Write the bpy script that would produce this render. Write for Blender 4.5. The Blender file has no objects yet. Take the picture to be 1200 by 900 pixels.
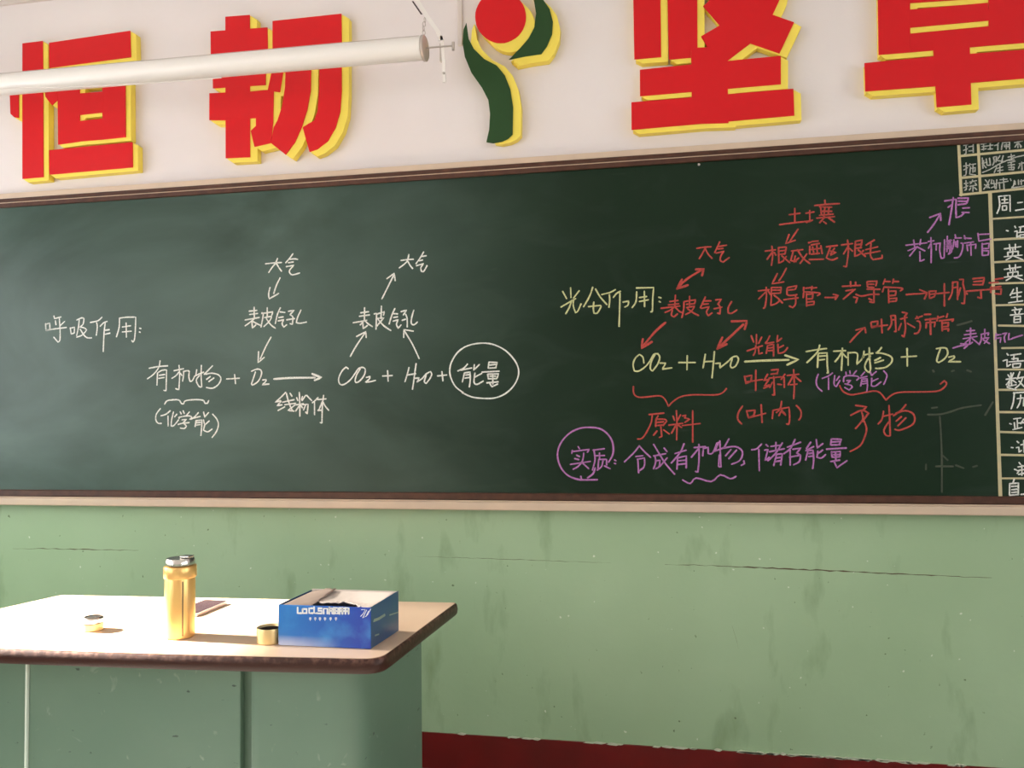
import bpy, bmesh, math, random
from mathutils import Vector, Matrix, geometry
random.seed(7)
SC = bpy.context.scene
COL = SC.collection
PI = math.pi

# ------------------------------------------------------------------ camera
YAW, PITCH, ROLL = -0.17958, 0.038039, -0.011183
CAM_POS = Vector((0.0, -2.8519, 1.3028))
f = Vector((math.sin(YAW)*math.cos(PITCH), math.cos(YAW)*math.cos(PITCH), math.sin(PITCH)))
r = Vector((math.cos(YAW), -math.sin(YAW), 0)); u = r.cross(f)
r2 = r*math.cos(ROLL) + u*math.sin(ROLL); u2 = u*math.cos(ROLL) - r*math.sin(ROLL)
cam_data = bpy.data.cameras.new('camera')
cam_data.sensor_width = 36; cam_data.sensor_fit = 'HORIZONTAL'; cam_data.lens = 27.9
cam_data.clip_start = .02
camera = bpy.data.objects.new('camera', cam_data); COL.objects.link(camera)
M4 = Matrix((( r2.x, u2.x, -f.x, CAM_POS.x), (r2.y, u2.y, -f.y, CAM_POS.y), (r2.z, u2.z, -f.z, CAM_POS.z), (0, 0, 0, 1)))
camera.matrix_world = M4
SC.camera = camera

# ------------------------------------------------------------------ sky, sun, exposure
world = bpy.data.worlds.new('sky'); SC.world = world; world.use_nodes = True
wn = world.node_tree.nodes; bg = wn['Background']
bg.inputs[0].default_value = (.87, .92, 1.06, 1); bg.inputs[1].default_value = 15.0
SUN_ELEV, SUN_AZ = math.radians(27.5), math.radians(1.5)
sd = Vector((math.cos(SUN_ELEV)*math.cos(SUN_AZ), -math.cos(SUN_ELEV)*math.sin(SUN_AZ), -math.sin(SUN_ELEV)))
sun_l = bpy.data.lights.new('sun', 'SUN'); sun_l.energy = 170; sun_l.angle = .05; sun_l.color = (1, .955, .92)
sun = bpy.data.objects.new('sun', sun_l); COL.objects.link(sun); sun.location = (-8, 0, 6)
sun.rotation_euler = sd.to_track_quat('-Z', 'Y').to_euler()
SC.view_settings.view_transform = 'Standard'; SC.view_settings.look = 'None'
SC.view_settings.gamma = 1; SC.view_settings.use_curve_mapping = False
SC.view_settings.exposure = -0.80
SC.cycles.use_denoising = True
SC.cycles.max_bounces = 12; SC.cycles.diffuse_bounces = 6; SC.cycles.transparent_max_bounces = 16
SC.cycles.sample_clamp_indirect = 8

# room measurements: x along the board wall, y negative towards the class, z up
XL, XR, YB, ZC = -3.75, 4.2, -8.0, 3.35
WY = 0.03                                   # face of the board wall
def portal(x, y0, y1, z0, z1, sign):
    l = bpy.data.lights.new('window_portal', 'AREA'); l.shape = 'RECTANGLE'
    l.size = z1-z0; l.size_y = abs(y1-y0); l.cycles.is_portal = True
    o = bpy.data.objects.new('window_portal', l); COL.objects.link(o)
    o.location = (x, (y0+y1)/2, (z0+z1)/2); o.rotation_euler = (0, -PI/2 if sign > 0 else PI/2, 0)
WIN_L = [(-2.30, -0.56), (-4.55, -2.95), (-7.0, -5.2)]
WIN_R = [(-3.4, -1.4), (-6.6, -4.6)]
ZW0, ZW1 = 0.95, 2.75
ZR0, ZR1 = 1.2, 2.5
for a, b in WIN_L: portal(XL-.1, a, b, ZW0, ZW1, 1)
for a, b in WIN_R: portal(XR+.1, a, b, ZR0, ZR1, -1)

# ------------------------------------------------------------------ helpers
def tag(o, label=None, cat=None, group=None, kind=None):
    if label: o['label'] = label
    if cat: o['category'] = cat
    if group: o['group'] = group
    if kind: o['kind'] = kind
    return o
def obj(name, bm, mat, parent=None, smooth=False):
    bmesh.ops.recalc_face_normals(bm, faces=bm.faces[:])
    me = bpy.data.meshes.new(name); bm.to_mesh(me); bm.free()
    if smooth:
        for p in me.polygons: p.use_smooth = True
        me.set_sharp_from_angle(angle=math.radians(38))
    for m in (mat if isinstance(mat, (list, tuple)) else [mat]): me.materials.append(m)
    o = bpy.data.objects.new(name, me); COL.objects.link(o)
    if parent is not None: o.parent = parent
    return o
def empty(name, loc=(0, 0, 0), rz=0):
    o = bpy.data.objects.new(name, None); COL.objects.link(o); o.location = loc; o.rotation_euler = (0, 0, rz)
    o.empty_display_size = .1
    return o
def box(bm, a, b, bevel=0, seg=2):
    vs = [bm.verts.new((x, y, z)) for x in (a[0], b[0]) for y in (a[1], b[1]) for z in (a[2], b[2])]
    fs = [(0, 1, 3, 2), (4, 6, 7, 5), (0, 4, 5, 1), (2, 3, 7, 6), (0, 2, 6, 4), (1, 5, 7, 3)]
    faces = [bm.faces.new([vs[i] for i in q]) for q in fs]
    if bevel:
        es = {e for fc in faces for e in fc.edges}
        bmesh.ops.bevel(bm, geom=list(es), offset=bevel, segments=seg, profile=.6, affect='EDGES')
    return bm
def prism(bm, pts, z0, z1, bevel=0):
    """vertical prism over an outline in x, y"""
    lo = [bm.verts.new((x, y, z0)) for x, y in pts]; hi = [bm.verts.new((x, y, z1)) for x, y in pts]
    n = len(pts)
    fs = [bm.faces.new([lo[i], lo[(i+1) % n], hi[(i+1) % n], hi[i]]) for i in range(n)]
    tris = geometry.tessellate_polygon([[Vector((x, y, 0)) for x, y in pts]])
    for t in tris:
        bm.faces.new([hi[i] for i in t]); bm.faces.new([lo[i] for i in t])
    return bm
def rounded(pts, radii, n=7):
    """outline with each corner rounded by its radius"""
    out = []
    m = len(pts)
    for i, p in enumerate(pts):
        rr = radii[i]
        P = Vector(p); A = Vector(pts[i-1]); B = Vector(pts[(i+1) % m])
        if rr <= 0: out.append(tuple(P)); continue
        da = (A-P).normalized(); db = (B-P).normalized()
        s = P+da*rr; e = P+db*rr
        for k in range(n+1):
            t = k/n
            out.append(tuple(s*(1-t)**2 + P*2*t*(1-t) + e*t*t))
    return out
def tube(bm, pts, rad, n=8, closed_ends=True):
    pts = [Vector(p) for p in pts]; rings = []
    for i, p in enumerate(pts):
        d = (pts[min(i+1, len(pts)-1)] - pts[max(i-1, 0)]).normalized()
        a = d.orthogonal().normalized() if i == 0 else (prev - d*prev.dot(d)).normalized()
        prev = a; b = d.cross(a)
        rad_i = rad[i] if isinstance(rad, (list, tuple)) else rad
        rings.append([bm.verts.new(p + (a*math.cos(2*PI*k/n) + b*math.sin(2*PI*k/n))*rad_i) for k in range(n)])
    for i in range(len(rings)-1):
        for k in range(n):
            bm.faces.new([rings[i][k], rings[i][(k+1) % n], rings[i+1][(k+1) % n], rings[i+1][k]])
    if closed_ends:
        bm.faces.new(rings[0]); bm.faces.new(rings[-1])
    return bm
def lathe(bm, prof, n=48, c=(0, 0, 0)):
    """profile of (radius, z) spun about z; radius 0 closes the surface"""
    rings = []
    for rr, z in prof:
        if rr <= 1e-6: rings.append([bm.verts.new((c[0], c[1], c[2]+z))])
        else: rings.append([bm.verts.new((c[0]+rr*math.cos(2*PI*k/n), c[1]+rr*math.sin(2*PI*k/n), c[2]+z)) for k in range(n)])
    for A, B in zip(rings, rings[1:]):
        for k in range(n):
            k2 = (k+1) % n
            if len(A) == 1 and len(B) == 1: continue
            if len(A) == 1: bm.faces.new([A[0], B[k], B[k2]])
            elif len(B) == 1: bm.faces.new([A[k], A[k2], B[0]])
            else: bm.faces.new([A[k], A[k2], B[k2], B[k]])
    return bm
def parse(s): return [[tuple(float(v)/1000 for v in q.split(',')) for q in p.split()] for p in s.split(';')]
def plate(bm, pts, yf, yb):
    """plate standing on the wall: outline in x, z, front at yf, back at yb"""
    n = len(pts)
    fr = [bm.verts.new((x, yf, z)) for x, z in pts]; bk = [bm.verts.new((x, yb, z)) for x, z in pts]
    for i in range(n): bm.faces.new([fr[i], fr[(i+1) % n], bk[(i+1) % n], bk[i]])
    for t in geometry.tessellate_polygon([[Vector((x, z, 0)) for x, z in pts]]):
        bm.faces.new([fr[i] for i in t])
    return bm
def smooth_line(p, step=3):
    if len(p) < 3: return p
    out = []
    for i in range(len(p)-1):
        p0 = p[max(i-1, 0)]; p1 = p[i]; p2 = p[i+1]; p3 = p[min(i+2, len(p)-1)]
        # keep sharp turns sharp
        def corner(a, b, c):
            v = (b[0]-a[0], b[1]-a[1]); w = (c[0]-b[0], c[1]-b[1])
            lv = math.hypot(*v); lw = math.hypot(*w)
            return lv > 0 and lw > 0 and (v[0]*w[0]+v[1]*w[1])/(lv*lw) < .35
        if corner(p0, p1, p2) : p0 = p1
        if corner(p1, p2, p3) : p3 = p2
        for k in range(step):
            t = k/step
            q = []
            for d in (0, 1):
                m1 = (p2[d]-p0[d])*.5; m2 = (p3[d]-p1[d])*.5
                q.append((2*t**3-3*t**2+1)*p1[d] + (t**3-2*t**2+t)*m1 + (-2*t**3+3*t**2)*p2[d] + (t**3-t**2)*m2)
            out.append(tuple(q))
    out.append(p[-1])
    return out
def ribbon(bm, line, width, place, smooth=True):
    """a chalk or paint stroke: a thin raised band with rounded ends"""
    L = smooth_line(line) if smooth else line
    L = [q for i, q in enumerate(L) if i == 0 or math.hypot(q[0]-L[i-1][0], q[1]-L[i-1][1]) > 1e-5]
    if len(L) < 2: L = [L[0], (L[0][0]+width*.4, L[0][1])]
    n = len(L); prev = None
    d0 = Vector((L[1][0]-L[0][0], L[1][1]-L[0][1])).normalized()
    d1 = Vector((L[-1][0]-L[-2][0], L[-1][1]-L[-2][1])).normalized()
    h = width/2
    L = [(L[0][0]-d0.x*h*.7, L[0][1]-d0.y*h*.7)] + L + [(L[-1][0]+d1.x*h*.7, L[-1][1]+d1.y*h*.7)]
    n = len(L)
    for i in range(n):
        a = Vector(L[max(i-1, 0)]); b = Vector(L[min(i+1, n-1)]); d = b-a
        d = d.normalized() if d.length > 1e-9 else Vector((1, 0))
        w = h*(.42 if i in (0, n-1) else random.uniform(.85, 1.12))
        nn = Vector((-d.y, d.x))*w
        c = Vector(L[i])
        cur = [place(c.x+nn.x, c.y+nn.y, 0), place(c.x+nn.x*.7, c.y+nn.y*.7, 1), place(c.x-nn.x*.7, c.y-nn.y*.7, 1), place(c.x-nn.x, c.y-nn.y, 0)]
        cur = [bm.verts.new(v) for v in cur]
        if prev:
            for k in range(3): bm.faces.new([prev[k], prev[k+1], cur[k+1], cur[k]])
        prev = cur

# ------------------------------------------------------------------ materials
def mat(name, color, rough=.5, metal=0, noise=None, bump=None, spec=None, coat=0):
    m = bpy.data.materials.new(name); m.use_nodes = True
    nt = m.node_tree; bs = nt.nodes['Principled BSDF']
    bs.inputs['Base Color'].default_value = (*color, 1); bs.inputs['Roughness'].default_value = rough
    bs.inputs['Metallic'].default_value = metal
    if spec is not None: bs.inputs['Specular IOR Level'].default_value = spec
    if coat: bs.inputs['Coat Weight'].default_value = coat; bs.inputs['Coat Roughness'].default_value = .15
    tc = nt.nodes.new('ShaderNodeTexCoord')
    if noise:
        scale, amount, c2 = noise
        n = nt.nodes.new('ShaderNodeTexNoise'); n.inputs['Scale'].default_value = scale; n.inputs['Detail'].default_value = 6
        nt.links.new(tc.outputs['Object'], n.inputs['Vector'])
        rp = nt.nodes.new('ShaderNodeValToRGB'); rp.color_ramp.elements[0].position = .5-amount; rp.color_ramp.elements[1].position = .5+amount
        rp.color_ramp.elements[0].color = (*color, 1); rp.color_ramp.elements[1].color = (*c2, 1)
        nt.links.new(n.outputs['Fac'], rp.inputs['Fac']); nt.links.new(rp.outputs['Color'], bs.inputs['Base Color'])
    if bump:
        scale, strength, dist = bump
        n = nt.nodes.new('ShaderNodeTexNoise'); n.inputs['Scale'].default_value = scale; n.inputs['Detail'].default_value = 4
        nt.links.new(tc.outputs['Object'], n.inputs['Vector'])
        b = nt.nodes.new('ShaderNodeBump'); b.inputs['Strength'].default_value = strength; b.inputs['Distance'].default_value = dist
        nt.links.new(n.outputs['Fac'], b.inputs['Height']); nt.links.new(b.outputs['Normal'], bs.inputs['Normal'])
    return m
def mixc(nt, fac, a, b):
    mx = nt.nodes.new('ShaderNodeMix'); mx.data_type = 'RGBA'
    nt.links.new(fac, mx.inputs[0])
    for i, v in ((6, a), (7, b)):
        if isinstance(v, tuple): mx.inputs[i].default_value = (*v, 1)
        else: nt.links.new(v, mx.inputs[i])
    return mx.outputs[2]
def noise_fac(nt, vec, scale, lo, hi, detail=6, stretch=None, distortion=0):
    n = nt.nodes.new('ShaderNodeTexNoise'); n.inputs['Scale'].default_value = scale; n.inputs['Detail'].default_value = detail
    n.inputs['Distortion'].default_value = distortion
    if stretch:
        mp = nt.nodes.new('ShaderNodeMapping'); mp.inputs['Scale'].default_value = stretch
        nt.links.new(vec, mp.inputs['Vector']); vec = mp.outputs['Vector']
    nt.links.new(vec, n.inputs['Vector'])
    mr = nt.nodes.new('ShaderNodeMapRange'); mr.inputs['From Min'].default_value = lo; mr.inputs['From Max'].default_value = hi
    nt.links.new(n.outputs['Fac'], mr.inputs['Value'])
    return mr.outputs['Result']

def wall_material():
    """white paint above, worn green paint below"""
    m = mat('painted_wall', (.8, .8, .8), .5, bump=(22, .25, .004))
    nt = m.node_tree; bs = nt.nodes['Principled BSDF']
    tc = nt.nodes.new('ShaderNodeTexCoord'); vec = tc.outputs['Object']
    sep = nt.nodes.new('ShaderNodeSeparateXYZ'); nt.links.new(vec, sep.inputs[0])
    g = mixc(nt, noise_fac(nt, vec, 1.6, .35, .7), (.32, .455, .275), (.37, .51, .32))
    g = mixc(nt, noise_fac(nt, vec, 9, .60, .78, stretch=(1, 1, .35)), g, (.22, .32, .175))
    g = mixc(nt, noise_fac(nt, vec, 38, .715, .75, detail=3), g, (.12, .17, .08))
    g = mixc(nt, noise_fac(nt, vec, 55, .79, .80, detail=1), g, (.62, .68, .55))
    w = mixc(nt, noise_fac(nt, vec, 1.3, .35, .7), (.76, .69, .68), (.81, .745, .74))
    gt = nt.nodes.new('ShaderNodeMath'); gt.operation = 'GREATER_THAN'; gt.inputs[1].default_value = 1.2
    nt.links.new(sep.outputs['Z'], gt.inputs[0])
    c = mixc(nt, gt.outputs[0], g, w)
    nt.links.new(c, bs.inputs['Base Color'])
    mr = nt.nodes.new('ShaderNodeMapRange'); nt.links.new(gt.outputs[0], mr.inputs['Value'])
    mr.inputs['To Min'].default_value = .42; mr.inputs['To Max'].default_value = .8
    nt.links.new(mr.outputs['Result'], bs.inputs['Roughness'])
    return m
M_wall = wall_material()
M_red_base = mat('red_gloss_paint', (.17, .006, .006), .35, noise=(6, .2, (.12, .006, .005)))
M_chip = mat('bare_plaster', (.55, .58, .45), .9)
M_ceiling = mat('ceiling_white', (.8, .79, .76), .9)
M_floor = mat('grey_terrazzo', (.10, .095, .09), .5, noise=(60, .15, (.15, .14, .13)))
M_frame_cream = mat('cream_aluminium', (.62, .47, .35), .42, noise=(14, .2, (.56, .43, .33)))
M_frame_brown = mat('brown_wood_frame', (.050, .018, .010), .42, noise=(30, .2, (.085, .032, .018)), spec=.35)
def board_material():
    m = mat('green_chalkboard', (.02, .05, .03), .37, spec=.2)
    nt = m.node_tree; bs = nt.nodes['Principled BSDF']
    tc = nt.nodes.new('ShaderNodeTexCoord'); vec = tc.outputs['Object']
    c = mixc(nt, noise_fac(nt, vec, 1.4, .3, .75, stretch=(1, 1, 1.4)), (.003, .015, .006), (.007, .023, .010))
    c = mixc(nt, noise_fac(nt, vec, 5, .5, .9, stretch=(.6, 1, 1.2), distortion=1.5), c, (.018, .036, .023))
    c = mixc(nt, noise_fac(nt, vec, 30, .7, .9, stretch=(.15, 1, 1)), c, (.05, .07, .055))
    # chalk dust left by the duster over the left half, plus painted-in window glare
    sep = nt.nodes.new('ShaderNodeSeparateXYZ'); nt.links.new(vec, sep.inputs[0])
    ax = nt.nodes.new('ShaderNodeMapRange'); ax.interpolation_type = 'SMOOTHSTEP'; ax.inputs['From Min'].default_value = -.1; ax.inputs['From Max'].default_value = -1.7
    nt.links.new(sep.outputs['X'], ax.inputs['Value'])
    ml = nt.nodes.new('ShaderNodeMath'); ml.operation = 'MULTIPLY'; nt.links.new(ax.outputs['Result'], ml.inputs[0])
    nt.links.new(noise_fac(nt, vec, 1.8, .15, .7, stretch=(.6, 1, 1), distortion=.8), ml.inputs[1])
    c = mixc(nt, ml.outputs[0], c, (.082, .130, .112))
    nt.links.new(c, bs.inputs['Base Color'])
    return m
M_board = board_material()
def chalk(name, col, cover=.5):
    """chalk dust broken by the grain of the board"""
    m = mat(name, col, .95)
    nt = m.node_tree; bs = nt.nodes['Principled BSDF']; bs.inputs['Specular IOR Level'].default_value = .1
    tc = nt.nodes.new('ShaderNodeTexCoord')
    fac = noise_fac(nt, tc.outputs['Object'], 260, .25, cover, detail=2)
    nt.links.new(mixc(nt, fac, tuple(.45*v+.02 for v in col), col), bs.inputs['Base Color'])
    return m
CH = {'white': chalk('white_chalk', (.78, .78, .74)), 'yellow': chalk('yellow_chalk', (.60, .60, .31)),
      'red': chalk('red_chalk', (.50, .078, .066), .6), 'purple': chalk('purple_chalk', (.50, .20, .50), .6),
      'faint': chalk('faint_chalk', (.085, .10, .07), .9), 'cream': mat('cream_line_paint', (.56, .47, .26), .7, noise=(40, .2, (.46, .41, .26))),
      'dim': chalk('thin_white_chalk', (.50, .50, .46), .6)}
M_lred = mat('letter_red', (.62, .004, .009), .45, spec=.3)
M_lyel = mat('letter_yellow', (.90, .72, .10), .5)
M_lgrn = mat('letter_green', (.018, .060, .016), .5, spec=.25)
LM = {'letter_red': M_lred, 'letter_green': M_lgrn}
M_white_metal = mat('white_enamel', (.84, .79, .75), .35)
M_grey_metal = mat('greyed_steel', (.52, .46, .42), .38, metal=.5)
M_dark = mat('dark_gap', (.05, .03, .03), .6)
M_cable = mat('white_cable', (.72, .66, .62), .5)
M_trunk = mat('cable_trunking', (.66, .58, .54), .6)
M_frame_win = mat('window_frame_white', (.75, .75, .73), .4)

# ------------------------------------------------------------------ room shell
TH = .24
b = bmesh.new(); box(b, (XL-TH, WY, 0), (XR+TH, WY+TH, ZC)); tag(obj('wall_front', b, M_wall), kind='structure')
b = bmesh.new(); box(b, (XL-TH, YB-TH, 0), (XR+TH, YB, ZC)); tag(obj('wall_back', b, M_wall), kind='structure')
def wall_with_windows(name, x0, x1, wins, z0, z1):
    b = bmesh.new(); ys = sorted(wins); y = YB
    for a, c in ys:
        box(b, (x0, y, 0), (x1, a, ZC)); box(b, (x0, a, 0), (x1, c, z0)); box(b, (x0, a, z1), (x1, c, ZC)); y = c
    box(b, (x0, y, 0), (x1, WY, ZC))
    return tag(obj(name, b, M_wall), kind='structure')
wall_with_windows('wall_left', XL-TH, XL, WIN_L, ZW0, ZW1)
wall_with_windows('wall_right', XR, XR+TH, WIN_R, ZR0, ZR1)
b = bmesh.new(); box(b, (XL-TH, YB-TH, -.1), (XR+TH, WY+TH, 0)); tag(obj('floor', b, M_floor), kind='structure')
b = bmesh.new(); box(b, (XL-TH, YB-TH, ZC), (XR+TH, WY+TH, ZC+.12)); tag(obj('ceiling', b, M_ceiling), kind='structure')
def glass_material(name='window_glass', tint=1.0):
    m = bpy.data.materials.new(name); m.use_nodes = True; nt = m.node_tree
    for n in list(nt.nodes): nt.nodes.remove(n)
    o = nt.nodes.new('ShaderNodeOutputMaterial'); mx = nt.nodes.new('ShaderNodeMixShader')
    t = nt.nodes.new('ShaderNodeBsdfTransparent'); g = nt.nodes.new('ShaderNodeBsdfGlossy'); g.inputs['Roughness'].default_value = .02
    mx.inputs[0].default_value = .05; t.inputs[0].default_value = (tint, tint*.98, tint*.93, 1)
    nt.links.new(t.outputs[0], mx.inputs[1]); nt.links.new(g.outputs[0], mx.inputs[2]); nt.links.new(mx.outputs[0], o.inputs[0])
    return m
M_glass = glass_material(); M_glass_up = glass_material('sun_dimming_glass', .25)  # upper glass tinted to dim the sun beam
k = 0
for wins, x, z0, z1 in ((WIN_L, XL-.14, ZW0, ZW1), (WIN_R, XR+.14, ZR0, ZR1)):
    for a, c in wins:
        k += 1
        w = tag(empty('window_%d' % k, (x, (a+c)/2, z0)), kind='structure')
        h = z1-z0; hw = (c-a)/2; e = .002
        b = bmesh.new()
        box(b, (-.03, -hw+e, e), (.03, -hw+.05, h-e)); box(b, (-.03, hw-.05, e), (.03, hw-e, h-e))
        box(b, (-.03, -hw+.05, e), (.03, hw-.05, .05)); box(b, (-.03, -hw+.05, h-.05), (.03, hw-.05, h-e))
        if not (k == 1): box(b, (-.025, -.025, .05), (.025, .025, h-.05))
        obj('window_frame', b, M_frame_win, w)
        if k == 1:      # unseen tinted pane added to dim sun on the desk, above its transom
            b = bmesh.new(); box(b, (-.002, -hw+.045, .045), (.002, hw-.045, 1.325)); obj('pane', b, M_glass, w)
            b = bmesh.new(); box(b, (-.002, -hw+.045, 1.335), (.002, hw-.045, h-.045)); obj('pane', b, M_glass_up, w)  # added tinted upper pane, dims the sun
            b = bmesh.new(); box(b, (-.006, -hw+.05, 1.325), (.006, hw-.05, 1.335)); obj('added_transom', b, M_frame_win, w)
        else:
            b = bmesh.new(); box(b, (-.002, -hw+.045, .045), (.002, hw-.045, h-.045)); obj('pane', b, M_glass, w)
# painted red skirting along the board wall, with bare chips at its upper edge
b = bmesh.new(); box(b, (XL+.001, WY-.006, 0.001), (XR-.001, WY-.0005, .13)); base = tag(obj('baseboard_front', b, M_red_base), kind='structure')
b = bmesh.new()
for i in range(70):
    x = random.choice((random.uniform(.25, 1.0), random.uniform(-.9, .9))); w = random.uniform(.004, .025); h = random.uniform(.002, .005)
    z = .1295 + random.uniform(-.001, .002)
    plate(b, [(x-w, z), (x-w*.3, z+h), (x+w*.5, z+h*.6), (x+w, z+.001), (x+w*.4, z-h*.8), (x-w*.5, z-h*.5)], WY-.0072, WY-.0005)
tag(obj('paint_chips', b, M_chip, base), kind='stuff')
# cracks in the green plaster
def crack(pts, w, name='plaster_crack'):
    b = bmesh.new(); line = []
    for (x0, z0), (x1, z1) in zip(pts, pts[1:]):
        n = max(2, int(abs(x1-x0)/.02))
        for i in range(n):
            t = i/n; line.append((x0+(x1-x0)*t, z0+(z1-z0)*t+random.uniform(-.0015, .0015)))
    n = len(line); up = []; dn = []
    for i, (x, z) in enumerate(line):
        ww = w*(.25+.75*math.sin(PI*i/(n-1)))*random.uniform(.3, 1.2)
        up.append((x, z+ww)); dn.append((x, z-ww))
    fr = [b.verts.new((x, WY-.0006, z)) for x, z in up+dn]
    for i in range(n-1): b.faces.new([fr[i], fr[i+1], fr[n+i+1], fr[n+i]])
    return b
M_crack = mat('dark_crack_plaster', (.10, .07, .04), .9)  # dark brown colour of the cracks
front = bpy.data.objects['wall_front']
b = crack([(.02, .766), (.2, .765), (.55, .757), (.75, .752), (1.1, .744)], .0024); obj('plaster_crack', b, M_crack, front)
b = crack([(-2.63, .771), (-2.3, .774), (-2.03, .774)], .0018); obj('plaster_crack', b, M_crack, front)
b = crack([(-.9, .775), (-.5, .771), (-.15, .766)], .0008); obj('plaster_crack', b, M_crack, front)
b = crack([(.245, .56), (.262, .50), (.268, .46)], .0022); obj('plaster_crack', b, M_crack, front)

# thin raised line high on the wall and a vertical trunking beside the emblem
b = bmesh.new(); box(b, (XL+.001, WY-.012, 3.066), (-1.9, WY-.0002, 3.084)); tag(obj('trim_1', b, M_trunk), kind='structure')
b = bmesh.new(); box(b, (-.716, WY-.010, 2.70), (-.698, WY-.0002, ZC-.001), .002, 1)
tag(obj('cable_trunking', b, M_trunk), 'thin off-white vertical cable trunking on the wall beside the emblem', 'cable trunking')

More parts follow.
